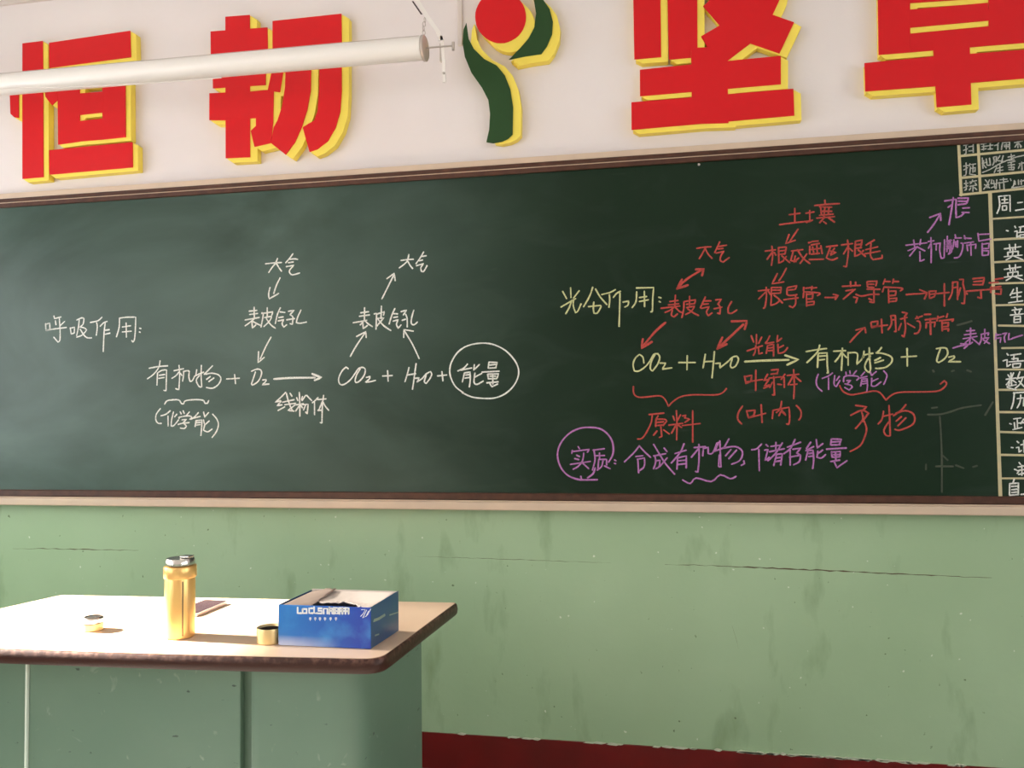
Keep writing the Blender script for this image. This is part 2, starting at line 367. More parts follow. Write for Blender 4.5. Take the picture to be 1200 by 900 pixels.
CHALK = [
    ('chalk_heading', 'white chalk heading at far left, the word for respiration', 'white', 2.1, "-2461,1696 -2458,1667 -2438,1672;-2461,1693 -2441,1697 -2440,1672;-2422,1726 -2419,1715 -2389,1721;-2415,1706 -2412,1689;-2372,1702 -2392,1686;-2458,1668 -2415,1673 -2363,1677;-2397,1717 -2393,1668 -2393,1627 -2402,1618 -2422,1639;-2346,1675 -2341,1649 -2326,1654;-2346,1673 -2326,1677 -2327,1654;-2316,1706 -2294,1714 -2283,1711 -2287,1688 -2302,1677 -2282,1673 -2270,1664 -2290,1644 -2316,1636;-2305,1706 -2308,1677 -2316,1642;-2300,1668 -2283,1644 -2267,1632 -2247,1631;-2201,1714 -2219,1700 -2254,1694;-2225,1692 -2222,1674 -2226,1641;-2177,1696 -2193,1691 -2209,1677;-2186,1690 -2191,1650 -2194,1574;-2187,1660 -2167,1662;-2186,1644 -2164,1648;-2122,1708 -2123,1671 -2135,1632;-2122,1707 -2090,1710 -2049,1709 -2051,1646 -2055,1617 -2061,1609 -2066,1615;-2109,1671 -2071,1675;-2109,1651 -2068,1653;-2092,1687 -2090,1629;-2032,1664 -2025,1662;-2033,1649 -2028,1647"),
    ('chalk_word', 'white chalk word for organic matter', 'white', 2.1, "-1988,1502 -1949,1508 -1906,1510;-1940,1531 -1946,1504 -1969,1477 -1996,1460;-1951,1482 -1953,1434;-1951,1483 -1931,1493 -1911,1494 -1912,1449 -1913,1411 -1923,1413;-1943,1473 -1919,1476;-1946,1461 -1921,1464;-1879,1490 -1856,1494 -1837,1497;-1857,1511 -1854,1471 -1857,1414 -1871,1419;-1858,1484 -1869,1471 -1888,1460;-1851,1480 -1844,1470;-1837,1487 -1837,1470 -1841,1448;-1837,1486 -1822,1489 -1812,1487 -1814,1465 -1809,1447 -1799,1449 -1789,1467;-1780,1492 -1784,1469;-1787,1467 -1772,1474 -1750,1482;-1760,1509 -1761,1469 -1758,1424 -1770,1426 -1782,1451 -1768,1469;-1712,1506 -1726,1493 -1748,1473;-1741,1473 -1716,1477 -1687,1470 -1676,1454 -1687,1432 -1711,1418 -1738,1421;-1721,1464 -1738,1453;-1706,1458 -1728,1444"),
    ('chalk_plus_sign', 'white chalk plus sign before the oxygen formula', 'white', 2.1, "-1652,1453 -1597,1455;-1618,1470 -1614,1434"),
    ('chalk_formula', 'white chalk O2 formula', 'white', 2.1, "-1547,1481 -1523,1489 -1507,1484 -1505,1468 -1518,1442 -1540,1428 -1547,1431 -1535,1464 -1530,1478;-1500,1446 -1485,1448 -1488,1439 -1502,1428 -1473,1430"),
    ('chalk_brace', 'small white chalk brace under organic matter', 'white', 2.1, "-1919,1358 -1910,1370 -1893,1374 -1858,1374 -1846,1360 -1836,1359 -1831,1369 -1809,1373 -1775,1374 -1750,1370 -1745,1360 -1733,1359 -1728,1370"),
    ('chalk_word', 'white chalk word in brackets for chemical energy', 'white', 2.1, "-1937,1341 -1955,1319 -1957,1296 -1947,1283 -1932,1282;-1894,1332 -1913,1318 -1935,1312;-1904,1311 -1903,1271;-1880,1327 -1888,1296 -1890,1271 -1878,1273 -1858,1295;-1865,1318 -1875,1307;-1851,1327 -1846,1318;-1838,1331 -1833,1320;-1811,1326 -1823,1313;-1855,1300 -1853,1306 -1814,1311 -1799,1304 -1809,1297;-1843,1295 -1823,1297 -1838,1284;-1860,1277 -1843,1281 -1811,1284;-1838,1284 -1823,1270 -1833,1261 -1850,1263;-1772,1323 -1789,1306 -1804,1297;-1794,1301 -1764,1308;-1782,1292 -1786,1268;-1782,1291 -1757,1294 -1758,1263 -1761,1233;-1779,1283 -1762,1285;-1779,1274 -1764,1276;-1750,1325 -1745,1308;-1728,1323 -1745,1305;-1750,1294 -1745,1274 -1725,1290;-1745,1274 -1750,1254 -1732,1247 -1713,1258;-1711,1316 -1694,1298 -1686,1276 -1694,1249 -1713,1225"),
    ('chalk_word', 'white chalk word for atmosphere, left one', 'white', 2.1, "-1488,1899 -1454,1901 -1421,1901;-1438,1918 -1447,1899 -1462,1882 -1475,1864;-1443,1899 -1433,1883 -1421,1867;-1374,1933 -1386,1918 -1404,1899;-1386,1912 -1367,1913 -1354,1910;-1393,1899 -1372,1901;-1402,1884 -1369,1888 -1386,1872 -1388,1861 -1376,1851 -1346,1857"),
    ('chalk_arrow', 'white chalk arrow pointing down to stomata', 'white', 2.1, "-1427,1842 -1443,1812 -1454,1781;-1469,1806 -1475,1782 -1473,1761 -1433,1781"),
    ('chalk_word', 'white chalk words for epidermal stomata, left one', 'white', 2.1, "-1557,1716 -1524,1718;-1555,1703 -1521,1706;-1574,1682 -1514,1690;-1536,1731 -1535,1686;-1535,1686 -1555,1671 -1574,1659;-1545,1673 -1543,1649 -1528,1662;-1545,1678 -1528,1668 -1509,1659;-1504,1708 -1497,1705 -1500,1685 -1507,1652;-1504,1705 -1457,1710 -1462,1697;-1481,1727 -1481,1689;-1492,1689 -1462,1693 -1471,1675 -1495,1654;-1485,1685 -1466,1660 -1447,1646;-1426,1725 -1438,1701 -1447,1664;-1428,1709 -1407,1706;-1433,1687 -1414,1689;-1435,1674 -1412,1678 -1419,1663 -1412,1649 -1400,1658;-1393,1710 -1369,1713 -1386,1697;-1386,1697 -1374,1686 -1377,1659 -1386,1662;-1400,1677 -1367,1681;-1341,1713 -1355,1685 -1360,1665 -1344,1662 -1318,1666"),
    ('chalk_arrow', 'white chalk arrow pointing down at the O2', 'white', 2.1, "-1465,1612 -1486,1577 -1510,1528;-1517,1557 -1519,1514 -1493,1534"),
    ('chalk_arrow', 'long white chalk reaction arrow', 'white', 2.9, "-1453,1449 -1382,1452 -1284,1451;-1296,1466 -1258,1451 -1286,1441"),
    ('chalk_word', 'white chalk word for mitochondria under the arrow', 'white', 2.1, "-1404,1397 -1425,1377 -1447,1359 -1425,1365;-1423,1363 -1440,1345 -1419,1349;-1436,1327 -1408,1341;-1401,1393 -1395,1369 -1382,1336 -1374,1324;-1386,1393 -1378,1381;-1417,1359 -1369,1368;-1408,1349 -1363,1354;-1365,1348 -1395,1327 -1369,1324;-1359,1376 -1354,1364;-1335,1380 -1339,1368;-1361,1348 -1331,1352;-1348,1396 -1346,1344 -1346,1304;-1346,1348 -1363,1324;-1344,1348 -1335,1336;-1322,1384 -1337,1364;-1318,1384 -1297,1363;-1335,1348 -1312,1350 -1316,1312 -1322,1320;-1322,1348 -1331,1328;-1271,1375 -1284,1363 -1295,1355;-1286,1357 -1286,1309;-1273,1367 -1239,1369;-1249,1383 -1254,1343 -1256,1277 -1263,1279;-1254,1359 -1267,1331 -1273,1325;-1252,1359 -1242,1341 -1228,1325;-1271,1325 -1254,1327"),
    ('chalk_word', 'white chalk word for atmosphere, right one', 'white', 2.1, "-938,1887 -911,1889 -889,1889;-907,1908 -915,1881 -945,1859;-911,1883 -902,1866 -892,1854;-849,1915 -862,1894 -879,1872;-860,1898 -839,1900;-866,1882 -853,1885;-878,1864 -849,1871 -860,1857 -858,1842 -849,1842 -836,1863"),
    ('chalk_arrow', 'white chalk arrow pointing up to atmosphere', 'white', 2.1, "-1014,1744 -992,1785 -967,1832;-994,1820 -965,1839 -961,1811"),
    ('chalk_word', 'white chalk words for epidermal stomata, right one', 'white', 2.1, "-1099,1694 -1067,1697;-1104,1681 -1063,1685;-1129,1657 -1074,1665;-1083,1713 -1084,1665;-1084,1665 -1101,1648;-1090,1659 -1089,1633 -1072,1645;-1083,1665 -1070,1652 -1052,1640;-1045,1688 -1035,1690 -1038,1629;-1035,1687 -1004,1695 -1008,1682;-1016,1717 -1018,1669;-1033,1670 -1006,1673 -1036,1640;-1029,1666 -1006,1641 -979,1623;-963,1706 -975,1681 -986,1648;-972,1687 -952,1685;-968,1672 -952,1674;-970,1658 -950,1663 -957,1646 -950,1631 -939,1643;-939,1693 -917,1698 -930,1680;-921,1683 -915,1666 -915,1634;-935,1660 -921,1664;-889,1697 -897,1670 -899,1648 -888,1642 -875,1652"),
    ('chalk_arrow', 'white chalk arrow rising from CO2', 'white', 2.1, "-1141,1529 -1116,1570 -1080,1619;-1116,1604 -1078,1622 -1077,1599"),
    ('chalk_arrow', 'white chalk arrow rising from H2O', 'white', 2.1, "-869,1514 -895,1569 -926,1620;-891,1618 -928,1625 -929,1595"),
    ('chalk_formula', 'white chalk CO2 formula', 'white', 2.1, "-1149,1482 -1158,1489 -1174,1475 -1187,1450 -1187,1432 -1178,1422 -1162,1425 -1139,1442 -1120,1467 -1107,1483 -1090,1486 -1081,1477 -1086,1456 -1105,1434 -1119,1429 -1122,1438 -1115,1460 -1101,1481;-1077,1448 -1062,1451 -1066,1441 -1081,1430 -1064,1431 -1041,1436"),
    ('chalk_plus_sign', 'white chalk plus sign between CO2 and H2O', 'white', 2.1, "-1013,1452 -974,1453;-993,1472 -991,1432"),
    ('chalk_formula', 'white chalk H2O formula', 'white', 2.1, "-909,1482 -914,1463 -925,1429;-916,1454 -883,1458;-881,1496 -887,1459 -892,1423 -896,1400;-885,1441 -870,1442 -876,1430 -880,1426 -859,1439 -843,1456 -826,1465 -821,1454 -830,1436 -843,1421 -850,1428 -843,1451"),
    ('chalk_plus_sign', 'white chalk plus sign beside the ring', 'white', 2.1, "-799,1448 -763,1451;-782,1464 -778,1429"),
    ('chalk_ring', 'white chalk oval ring around the word energy', 'white', 2.1, "-699,1383 -729,1406 -746,1436 -752,1465 -745,1498 -720,1535 -682,1558 -629,1566 -584,1559 -540,1536 -507,1500 -493,1467 -496,1435 -515,1402 -545,1377 -582,1363 -624,1362 -669,1368 -706,1385"),
    ('chalk_word', 'white chalk word for energy inside the ring', 'white', 2.1, "-684,1490 -698,1475 -721,1465;-709,1468 -668,1475;-696,1457 -704,1424;-696,1457 -675,1460 -674,1431 -678,1405;-692,1449 -677,1451;-694,1438 -677,1440;-658,1487 -660,1467;-639,1487 -656,1471;-656,1456 -660,1423 -649,1414 -625,1426;-657,1441 -630,1454;-603,1495 -606,1473;-602,1495 -572,1493 -578,1473;-602,1484 -579,1486;-604,1473 -576,1474;-630,1459 -565,1461;-608,1451 -606,1435;-608,1451 -567,1451 -574,1434;-600,1443 -578,1443;-606,1434 -574,1434;-612,1419 -569,1422;-589,1451 -589,1414;-601,1418 -593,1404 -571,1414"),
    ('chalk_heading', 'yellow chalk heading, the word for photosynthesis', 'yellow', 2.1, "-327,1746 -313,1719;-298,1758 -297,1722;-267,1746 -288,1720;-334,1689 -303,1706 -280,1718;-295,1712 -303,1688 -317,1664;-288,1714 -289,1691 -281,1666 -272,1674 -261,1698;-218,1757 -229,1726 -252,1687;-208,1750 -192,1721 -168,1692;-235,1687 -192,1690 -190,1684 -203,1663 -215,1663;-215,1703 -217,1680 -215,1663;-137,1745 -155,1736 -186,1729;-159,1728 -158,1707 -161,1682;-119,1738 -133,1731 -145,1717;-121,1732 -123,1681 -126,1612;-111,1699 -91,1702 -93,1688 -105,1681;-62,1734 -65,1699 -79,1678;-63,1748 -2,1747 -6,1705 -8,1665 -14,1661;-53,1713 -27,1716;-53,1699 -21,1704;-35,1735 -35,1680;15,1712 23,1709;16,1697 21,1694"),
    ('chalk_arrow', 'red chalk arrow pointing down to CO2', 'red', 3, "37,1621 -1,1588 -42,1540;-43,1565 -48,1532 -11,1554"),
    ('chalk_formula', 'yellow chalk CO2 formula', 'yellow', 2.1, "-41,1479 -44,1500 -56,1510 -70,1498 -79,1476 -75,1452 -59,1451 -35,1467 -19,1487 -6,1509 8,1511 15,1498 7,1474 -11,1450 -19,1459 -15,1483 -2,1507;15,1478 35,1477 29,1466 23,1456 56,1460"),
    ('chalk_word', 'red chalk word for atmosphere', 'red', 2.1, "150,1880 178,1883 199,1883;180,1882 170,1862 158,1843;180,1876 189,1857 202,1842;229,1899 221,1882 211,1862;226,1883 252,1886;222,1874 240,1875;216,1860 244,1865 234,1853 229,1835 239,1827 260,1842"),
    ('chalk_arrow', 'red chalk double-headed arrow under the red word for atmosphere', 'red', 3, "79,1739 113,1772 168,1804;97,1772 79,1739 117,1751;145,1805 172,1805 166,1782"),
    ('chalk_word', 'red chalk words for epidermal stomata', 'red', 2.1, "53,1695 82,1698;48,1683 84,1686;22,1672 88,1678;73,1717 70,1676;70,1676 52,1663 36,1657;62,1665 58,1647 67,1640 79,1650;72,1674 87,1658 95,1655;102,1693 101,1667 94,1637;102,1693 143,1698 139,1686;122,1711 121,1675;111,1683 139,1684;111,1671 139,1676 127,1658 107,1647;115,1667 134,1652 152,1642;176,1707 166,1685 158,1669;172,1693 195,1692;166,1681 186,1682;162,1667 189,1672 179,1654 185,1640 198,1650;211,1695 230,1697 218,1679;220,1679 226,1667 224,1645 216,1649;205,1664 232,1669;265,1687 253,1666 253,1648 264,1646 282,1657"),
    ('chalk_arrow', 'red chalk double-headed arrow above H2O', 'red', 3, "213,1523 249,1556 303,1606;231,1563 213,1523 246,1539;263,1618 315,1618 307,1589"),
    ('chalk_plus_sign', 'yellow chalk plus sign between CO2 and H2O', 'yellow', 2.1, "80,1478 137,1477;110,1502 108,1452"),
    ('chalk_formula', 'yellow chalk H2O formula', 'yellow', 2.1, "172,1505 168,1483 163,1457;166,1479 201,1480;203,1514 199,1474 193,1422;205,1472 222,1473 220,1456 247,1477 263,1492 278,1496 284,1484 274,1462 262,1455 256,1463 263,1488"),
    ('chalk_brace', 'red chalk brace above the word for raw material', 'red', 2, "-79,1397 -78,1371 -61,1358 -29,1359 11,1362 29,1351 42,1325;42,1324 58,1341 86,1358 129,1364 198,1362 226,1368 241,1384"),
    ('chalk_word', 'red chalk words for light energy above the long arrow', 'red', 2.1, "328,1566 336,1543;346,1570 345,1536;363,1560 352,1538;313,1513 365,1530;343,1531 340,1510 334,1497;351,1526 353,1501 364,1505;390,1564 381,1546 374,1539;376,1537 403,1541;382,1530 377,1503;382,1530 402,1534 401,1493;384,1521 400,1523;384,1512 400,1513;416,1564 413,1541 429,1554;416,1534 417,1502 435,1506 448,1521;417,1520 435,1529"),
    ('chalk_arrow', 'long yellow chalk reaction arrow', 'yellow', 2.8, "305,1476 357,1478 451,1479;439,1495 482,1479 445,1462"),
    ('chalk_word', 'red chalk word for chloroplast below the long arrow', 'red', 2.1, "303,1426 307,1400 324,1407;304,1424 327,1428 324,1407;307,1405 362,1413;341,1446 339,1375;380,1431 367,1409 384,1413;384,1413 368,1390 386,1394;366,1383 390,1392;392,1445 416,1447 411,1431;391,1431 413,1433;384,1417 424,1421;400,1422 401,1358 394,1360;395,1403 386,1385;412,1396 425,1394;437,1430 424,1412;434,1419 434,1384;444,1425 483,1429;466,1445 467,1388 464,1345;465,1425 447,1393;468,1423 489,1404;454,1393 476,1395"),
    ('chalk_word', 'red chalk word for leaf flesh in brackets', 'red', 2.1, "294,1322 280,1300 277,1277 290,1260;307,1306 313,1281 331,1290;309,1305 336,1307 331,1290;313,1281 371,1296;356,1326 358,1264;395,1307 392,1278;394,1306 448,1316 449,1275 445,1257 438,1259;424,1337 419,1312 406,1298;419,1312 434,1293;421,1302 414,1287;425,1300 436,1289;472,1322 486,1304 486,1284 479,1272"),
    ('chalk_word', 'yellow chalk word for organic matter', 'yellow', 2.1, "508,1506 540,1511 575,1515;553,1527 547,1507 531,1488 510,1468;547,1495 544,1451;548,1499 576,1500 576,1458 578,1430 574,1432;552,1489 571,1490;550,1476 568,1478;597,1505 636,1506;626,1515 624,1480 621,1439;624,1502 614,1485 601,1469;627,1496 639,1482;644,1500 643,1456;644,1498 666,1499 674,1493 673,1476 671,1459 685,1473 692,1487;695,1503 692,1481;688,1478 697,1490 723,1495;712,1514 712,1478 714,1443 709,1430 700,1438 696,1452 704,1472 715,1486;751,1514 742,1502 733,1496;733,1496 756,1493 780,1482 782,1465 765,1448 741,1443 730,1444;747,1480 728,1470;756,1471 728,1462"),
    ('chalk_plus_sign', 'yellow chalk plus sign before the last O2', 'yellow', 2.1, "812,1480 860,1482;831,1509 830,1449"),
    ('chalk_word', 'purple chalk word in brackets for chemical energy', 'purple', 1.8, "546,1428 539,1406 542,1385 557,1369;592,1431 579,1421 558,1413;579,1414 578,1375;599,1422 596,1393 603,1384 615,1405;614,1419 604,1405;635,1433 636,1424;648,1437 649,1427;669,1437 659,1425;627,1400 629,1416 645,1421 672,1418 676,1411 669,1405;637,1404 650,1405 636,1391;631,1393 650,1388 654,1381 644,1372 630,1381;695,1432 683,1418;680,1412 702,1417;686,1408 681,1385;686,1408 702,1409 703,1386 700,1365;687,1400 700,1402;687,1392 700,1394;713,1432 716,1420;732,1433 717,1420;717,1411 715,1385 728,1384 746,1398;718,1400 737,1409;755,1435 765,1422 763,1408 754,1389"),
    ('chalk_arrow', 'red chalk arrow pointing up to leaf vein sieve tubes', 'red', 2.1, "651,1534 671,1557 696,1581;671,1575 700,1582 702,1565"),
    ('chalk_brace', 'red chalk brace above the word for products', 'red', 2, "614,1388 624,1368 649,1356 679,1360 721,1367 742,1361 760,1336;760,1336 780,1354 809,1362 863,1362 916,1363 937,1371 950,1387 944,1398 931,1387"),
    ('chalk_word', 'red chalk word for products', 'red', 2.1, "663,1320 699,1314 682,1299;647,1286 682,1303 705,1292;682,1297 685,1272 661,1241;703,1292 683,1264;689,1266 696,1241 690,1214 674,1183 642,1164;751,1299 746,1272 733,1256;748,1281 780,1289;769,1318 770,1272 770,1216 757,1218 751,1236 767,1263;822,1320 807,1302 782,1283;790,1291 820,1300 844,1289 848,1266 835,1249 801,1235 785,1238;807,1280 790,1265;821,1276 795,1249"),
    ('chalk_remnant', 'faint half-erased chalk lines near the timetable', 'faint', 2.2, "889,1286 926,1286 963,1296 996,1307 1053,1315;926,1279 928,1217 928,1129 925,1029;902,1308 919,1310;909,1114 962,1114;930,1151 946,1134;970,1118 994,1108;1022,1112 1035,1116;879,1121 878,1103;1064,1282 1089,1325"),
    ('chalk_word', 'red chalk word for raw material', 'red', 2.1, "-26,1296 26,1301;-15,1293 -19,1268 -35,1235 -52,1212 -68,1210;5,1291 -2,1279;-2,1279 -4,1253;-2,1279 27,1279 35,1272 22,1257;-1,1268 24,1270;-1,1257 22,1259;14,1257 17,1219 8,1215;1,1238 -12,1223;23,1242 43,1227;57,1290 62,1275;83,1294 72,1275;42,1258 90,1264;69,1309 70,1264 68,1206;68,1260 51,1230;71,1260 86,1249;90,1290 101,1293 97,1282;101,1282 114,1278 97,1267;88,1256 150,1263;125,1308 124,1256 123,1198"),
    ('chalk_ring', 'purple chalk ring around the word for essence', 'purple', 2.3, "-171,1128 -155,1158 -155,1194 -169,1224 -194,1245 -224,1252 -270,1250 -312,1230 -343,1194 -354,1154 -344,1113 -319,1082 -283,1067 -248,1065 -212,1066;-219,1108 -227,1087 -247,1072;-271,1078 -269,1070"),
    ('chalk_word', 'purple chalk word for essence inside the ring', 'purple', 2.1, "-279,1184 -274,1176;-300,1171 -302,1159;-300,1166 -238,1174 -246,1164;-285,1153 -274,1148;-292,1141 -277,1137;-308,1120 -236,1131;-259,1161 -264,1133 -280,1113 -298,1103;-267,1128 -242,1105;-185,1176 -226,1171;-223,1173 -219,1138 -229,1100;-203,1161 -203,1138;-216,1151 -185,1152;-206,1138 -209,1105;-203,1138 -178,1138 -178,1118;-191,1133 -196,1113 -212,1100;-186,1115 -166,1105;-150,1136 -145,1133;-151,1124 -146,1123"),
    ('chalk_word', 'purple chalk words for making organic matter', 'purple', 2.1, "-62,1186 -80,1163 -115,1129;-62,1186 -45,1166 -23,1145;-75,1148 -50,1151;-68,1138 -66,1090;-70,1138 -45,1143 -46,1113 -64,1098;-13,1150 29,1158;-8,1150 -6,1128 -14,1105;-6,1133 9,1135 6,1113 -6,1105;-12,1191 4,1163 28,1123 59,1086;34,1143 8,1113;24,1178 34,1165;61,1158 100,1170;93,1193 80,1163 48,1125;70,1143 67,1103;70,1143 100,1150 99,1108;73,1133 97,1135;72,1120 97,1123;127,1179 166,1182;144,1190 143,1133 138,1093 130,1096;142,1175 117,1145;158,1170 156,1150;158,1175 175,1180 175,1158 190,1160 205,1195;210,1197 199,1167;194,1165 233,1180;215,1202 216,1153 217,1111 209,1113 212,1153;246,1209 228,1177;228,1177 267,1182 290,1165 282,1135 253,1121;252,1172 233,1150;271,1170 244,1140;294,1133 296,1123 285,1117"),
    ('chalk_underline', 'wavy purple chalk underline', 'purple', 2.1, "86,1066 112,1054 132,1073 183,1061 214,1084 248,1071 267,1079"),
    ('chalk_word', 'purple chalk words for storing energy', 'purple', 2.1, "355,1191 338,1174 321,1171;345,1172 345,1099;369,1189 376,1182;364,1169 375,1172 365,1133 379,1145;385,1182 413,1186;402,1196 401,1169;380,1164 429,1174;423,1194 399,1157 374,1133;403,1155 393,1116;405,1155 422,1157 416,1118;401,1142 419,1145;398,1130 417,1133;439,1179 483,1196;465,1206 450,1176 427,1157;448,1169 447,1118;457,1172 483,1176 469,1159;469,1159 482,1152 477,1130 458,1119;445,1145 482,1152;516,1196 501,1174;499,1167 525,1181;506,1167 498,1135;506,1167 522,1169 524,1137 520,1106;508,1157 522,1159;508,1147 521,1149;534,1205 536,1181;555,1191 536,1176;538,1166 535,1145 549,1142 563,1154;538,1157 554,1169;583,1207 580,1186;583,1207 615,1205 607,1186;585,1196 610,1198;582,1186 610,1187;566,1172 630,1176;582,1164 583,1145;582,1162 611,1164 608,1145;588,1153 606,1154;583,1145 609,1146;578,1130 608,1135;595,1161 595,1133;590,1130 598,1109 631,1133"),
    ('chalk_word', 'purple chalk word for root at upper right', 'purple', 2.1, "962,2000 997,2004;989,2010 983,1972 973,1919;983,1986 972,1978;1003,2007 1036,2006 1030,1989;1004,1997 1029,1995;1003,1985 1028,1987;998,2003 996,1971 996,1942 1011,1947 1022,1958;1017,1973 1038,1973;1014,1959 1036,1957"),
    ('chalk_arrow', 'purple chalk arrow pointing up to root', 'purple', 2.1, "906,1897 926,1923 948,1958;914,1947 948,1959 948,1935"),
    ('chalk_word', 'purple chalk words for stem sieve tubes, partly scribbled over', 'purple', 1.8, "837,1857 903,1862;862,1874 864,1851;884,1875 881,1856;843,1838 868,1848;873,1851 848,1820;870,1851 896,1835;880,1833 880,1800 893,1806;907,1866 925,1868;916,1879 916,1837 914,1794;916,1860 907,1843;924,1857 945,1859;932,1854 931,1836;944,1859 942,1833 946,1807 954,1809;958,1870 955,1809;967,1881 964,1829;964,1864 980,1868 963,1852 979,1857 963,1838 979,1843;977,1869 973,1829;963,1846 979,1851 978,1828 968,1820;987,1868 983,1840 970,1823;990,1874 1010,1873;991,1885 993,1874;992,1862 992,1845;998,1865 997,1842;1008,1856 1014,1852 1011,1830 1001,1810 986,1807;1019,1872 1040,1870;1019,1881 1022,1869;1018,1855 1047,1858;1026,1849 1028,1829;1027,1847 1054,1850 1052,1835;1038,1857 1038,1813;1061,1886 1063,1861;1061,1882 1097,1882;1063,1860 1100,1865;1073,1852 1072,1812;1074,1849 1094,1851 1092,1834 1075,1834;1074,1827 1092,1826 1090,1812 1073,1811"),
    ('chalk_word', 'red chalk word for soil at the top', 'red', 2.1, "464,1982 500,1985;483,2003 482,1955;431,1949 477,1953 531,1956;519,1984 546,1987;532,1993 531,1954;520,1952 540,1959;548,2009 587,2011 629,2011;582,2026 583,2014;564,2004 604,2000;570,1988 604,1986;563,1974 608,1976;568,2003 570,1974;595,2001 592,1975;582,2002 576,1964;554,1965 612,1967;581,1968 563,1948;576,1952 585,1944;590,1966 612,1948"),
    ('chalk_arrow', 'red chalk arrow below soil', 'red', 2.1, "492,1930 476,1907 464,1889;462,1913 450,1882 482,1892"),
    ('chalk_word', 'red chalk words for mature root region and root hairs', 'red', 2.1, "381,1859 416,1862;404,1875 406,1843 401,1808;404,1853 387,1830;411,1853 417,1843;426,1869 426,1814 442,1823;426,1869 452,1870 447,1846;427,1857 447,1858;427,1845 447,1846;436,1840 462,1815;451,1837 442,1827;468,1855 506,1858;474,1852 465,1822 483,1818;481,1838 476,1816 492,1830;488,1859 506,1829 528,1809;519,1843 496,1811;525,1881 534,1883;534,1873 561,1877;529,1869 528,1842;538,1866 542,1842;552,1875 553,1841;533,1857 565,1860;565,1869 569,1841;536,1885 557,1886;533,1841 560,1843;526,1823 573,1822;583,1864 619,1867;596,1863 582,1826 600,1818 618,1824;596,1849 614,1843 596,1835;609,1858 596,1839;632,1868 668,1871;652,1884 654,1846 646,1792 637,1795;652,1860 638,1837;658,1855 667,1845;677,1878 674,1826 693,1835;677,1878 699,1882 694,1858;676,1866 696,1868;676,1854 696,1856;685,1849 708,1825;702,1846 693,1835;738,1880 711,1864;709,1848 748,1856;706,1834 755,1841;727,1868 724,1829 732,1813 761,1817 761,1827"),
    ('chalk_arrow', 'red chalk arrow pointing down to root vessels', 'red', 2.1, "450,1796 437,1771 425,1754;420,1779 402,1744 441,1749"),
    ('chalk_word', 'red chalk words for root vessels', 'red', 2.1, "355,1721 391,1724;382,1733 382,1699 376,1664 371,1661;381,1717 356,1693;388,1720 395,1707;399,1730 398,1692 396,1669 412,1674 424,1683;399,1731 432,1730 429,1712;402,1722 427,1721;402,1710 429,1711;407,1704 421,1692 435,1676;453,1729 484,1734 478,1722;453,1720 475,1721;451,1726 450,1705 461,1701 483,1703;439,1687 487,1692;478,1701 478,1672 468,1659 457,1665;506,1728 505,1715;512,1724 529,1726;533,1730 531,1717;534,1724 548,1725;503,1692 506,1712 553,1707 559,1703 550,1697;514,1706 514,1662;517,1703 536,1704 533,1687 516,1687;516,1676 539,1678 537,1667 515,1665"),
    ('chalk_arrow', 'short red chalk arrow after root vessels', 'red', 2.1, "574,1690 597,1689 611,1690;601,1700 617,1695 607,1682"),
    ('chalk_word', 'red chalk words for stem vessels', 'red', 2.1, "631,1726 689,1727;658,1741 658,1724;674,1739 674,1726;642,1710 666,1713;672,1714 652,1698 633,1682;674,1697 693,1690 721,1695 748,1694;666,1688 679,1685 673,1668;711,1739 743,1739 738,1723;713,1730 732,1729;711,1738 712,1720 732,1718;710,1713 751,1711;732,1711 731,1666 717,1670;715,1681 725,1675;768,1745 762,1728;768,1737 784,1736;795,1744 792,1730;795,1736 811,1735;759,1702 764,1718 818,1713 822,1708 815,1703;778,1710 778,1664;780,1703 802,1703 799,1689 780,1688;780,1678 804,1679 801,1669 779,1668"),
    ('chalk_arrow', 'red chalk arrow before leaf vein vessels', 'red', 2.1, "833,1690 855,1691 877,1691 898,1693;876,1705 899,1693 890,1673"),
    ('chalk_word', 'red chalk words for leaf vein vessels, running under the timetable line', 'red', 2.1, "905,1698 906,1674 921,1680;906,1698 927,1699 921,1680;907,1688 967,1692;953,1722 952,1685 951,1647;979,1727 976,1692 965,1668;979,1725 994,1727 992,1667;979,1707 992,1709;1000,1734 1012,1734 1010,1718;1010,1718 1015,1690 1012,1653 1004,1655;1002,1706 994,1679;1013,1698 1022,1684;1041,1735 1076,1737 1071,1716;1043,1725 1070,1726;1041,1715 1071,1714;1020,1694 1060,1696 1107,1698;1064,1696 1065,1668 1054,1673;1090,1719 1118,1720;1096,1707 1094,1687;1093,1703 1125,1706;1107,1698 1126,1698 1124,1680 1106,1683;1108,1730 1133,1733"),
    ('chalk_word', 'red chalk words for leaf vein sieve tubes', 'red', 2.1, "719,1599 722,1582 745,1588;721,1601 742,1603 739,1588;723,1585 772,1589;753,1610 754,1563;783,1620 785,1594 773,1573;783,1620 797,1621 798,1565 793,1567;786,1606 796,1607;819,1631 835,1627 826,1616;813,1608 834,1613;826,1613 828,1576 822,1547 816,1553;815,1593 806,1571;834,1593 857,1578;864,1616 869,1608;860,1608 882,1616;864,1600 873,1596 874,1576 866,1560 855,1558;888,1621 908,1621;890,1603 923,1606;893,1593 892,1575;893,1593 921,1594 918,1579;906,1607 906,1553;930,1614 926,1598;930,1608 948,1613;960,1621 956,1609;933,1598 979,1602 973,1595;942,1596 942,1564;944,1590 962,1591 960,1579 944,1578;944,1570 962,1571 960,1563"),
